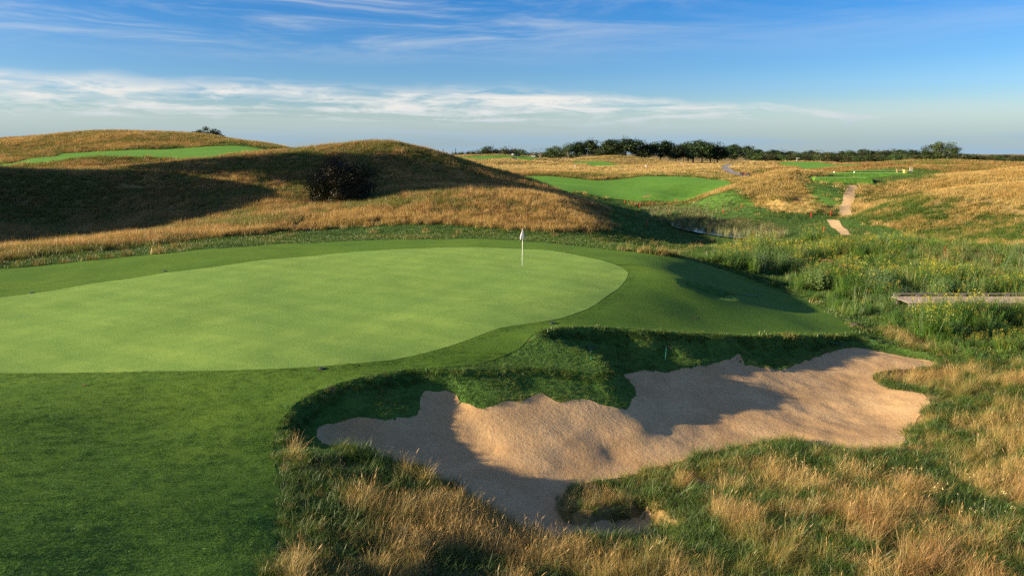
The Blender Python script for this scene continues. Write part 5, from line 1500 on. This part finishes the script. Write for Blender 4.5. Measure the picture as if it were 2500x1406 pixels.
# --- small things on the turf
def disc(name, u, v, r, mat, label, cat, group=None):
    p = spot(u, v, 6, 80)
    root = empty(name, p + Vector((0, 0, .02))); tag(root, label, cat, group)
    bm = bmesh.new(); bmesh.ops.create_cone(bm, cap_ends=True, segments=20, radius1=r, radius2=r * .92, depth=.03)
    bm_obj('lid', bm, mat, root, (0, 0, 0.012))
    bm = bmesh.new(); bmesh.ops.create_cone(bm, cap_ends=True, segments=20, radius1=r * 1.16, radius2=r * 1.12, depth=.02)
    bm_obj('rim', bm, 'rubber', root, (0, 0, 0.004))
disc('sprinkler_head', 785, 901, .10, 'black_plastic', 'black sprinkler head in the apron below the near edge of the green', 'sprinkler', 'sprinkler heads')
disc('sprinkler_head', 1348, 790, .11, 'black_plastic', 'black sprinkler head by the edge of the green behind the bunker nose', 'sprinkler', 'sprinkler heads')
disc('sprinkler_head', 78, 716, .12, 'black_plastic', 'black sprinkler head at the far left rim of the green', 'sprinkler', 'sprinkler heads')
disc('sprinkler_head', 402, 663, .12, 'black_plastic', 'black sprinkler head on the far rim of the green', 'sprinkler', 'sprinkler heads')
def patch(u, v, rx, ry, seed):
    p = spot(u, v, 6, 80); g = np.random.default_rng(seed)
    ang = np.linspace(0, 2 * np.pi, 14, endpoint=False)
    rr = 0.7 + 0.5 * g.random(14)
    sheet('worn_patch', np.column_stack([p.x + rx * rr * np.cos(ang), p.y + ry * rr * np.sin(ang)]), 0.1, 0.030, 'bare_soil', zlook)
patch(205, 941, 0.10, 0.05, 1); patch(1695, 776, 0.16, 0.12, 2); patch(810, 952, 0.14, 0.12, 3)
p = spot(2087, 797, 25, 60)
bm = bmesh.new(); bmesh.ops.create_icosphere(bm, subdivisions=3, radius=0.2)
for v in bm.verts:
    f_ = 0.75 + 0.5 * float(vnoise(np.array([v.co.x * 9 + 4]), np.array([v.co.y * 9 + v.co.z * 7]), 3)[0])
    v.co = Vector((v.co.x * 1.25 * f_, v.co.y * f_, v.co.z * .85 * f_))
o = bm_obj('rock', bm, 'dark_stone', None, p + Vector((0, 0, .07)), smooth_shade=True)
tag(o, 'dark rock lying at the tip of the apron beside the meadow', 'rock')
p = spot(2303, 640, 50, 90)
root = empty('dock_plant', p); tag(root, 'rust-red dock seed stalk standing above the meadow sedge', 'plant')
rod('stem', (0, 0, 0), (0.05, 0, 1.35), .014, .006, 'rust_seed', root)
g = np.random.default_rng(5)
P = np.column_stack([g.normal(0, .07, 240), g.normal(0, .07, 240), .75 + .75 * g.random(240)]); P[:, :2] *= (1.75 - P[:, 2])[:, None]
V, T, C = leaves(P, np.tile([0, 0, 1.0], (240, 1)), .05, .8, g, (.3, .08, .03))
mesh_object('seed_head', V, T, 'rust_seed', root)
# the spray of a far sprinkler
p = spot(1944, 396, 230, 420)
g = np.random.default_rng(9)
tt = g.random(420); sgn = g.normal(0, 1, 420)
P = np.column_stack([sgn * .5 * tt + .5 * tt, g.normal(0, .4, 420) * tt, .2 + 2.2 * tt - .6 * tt ** 2])
V, T, C = leaves(P, g.normal(0, 1, (420, 3)), .06, .9, g, (1, 1, 1))
o = mesh_object('sprinkler_spray', V, T, 'white_paint'); o.location = p
tag(o, 'white plume of sprinkler water on the far fairway below the wood', kind='stuff')
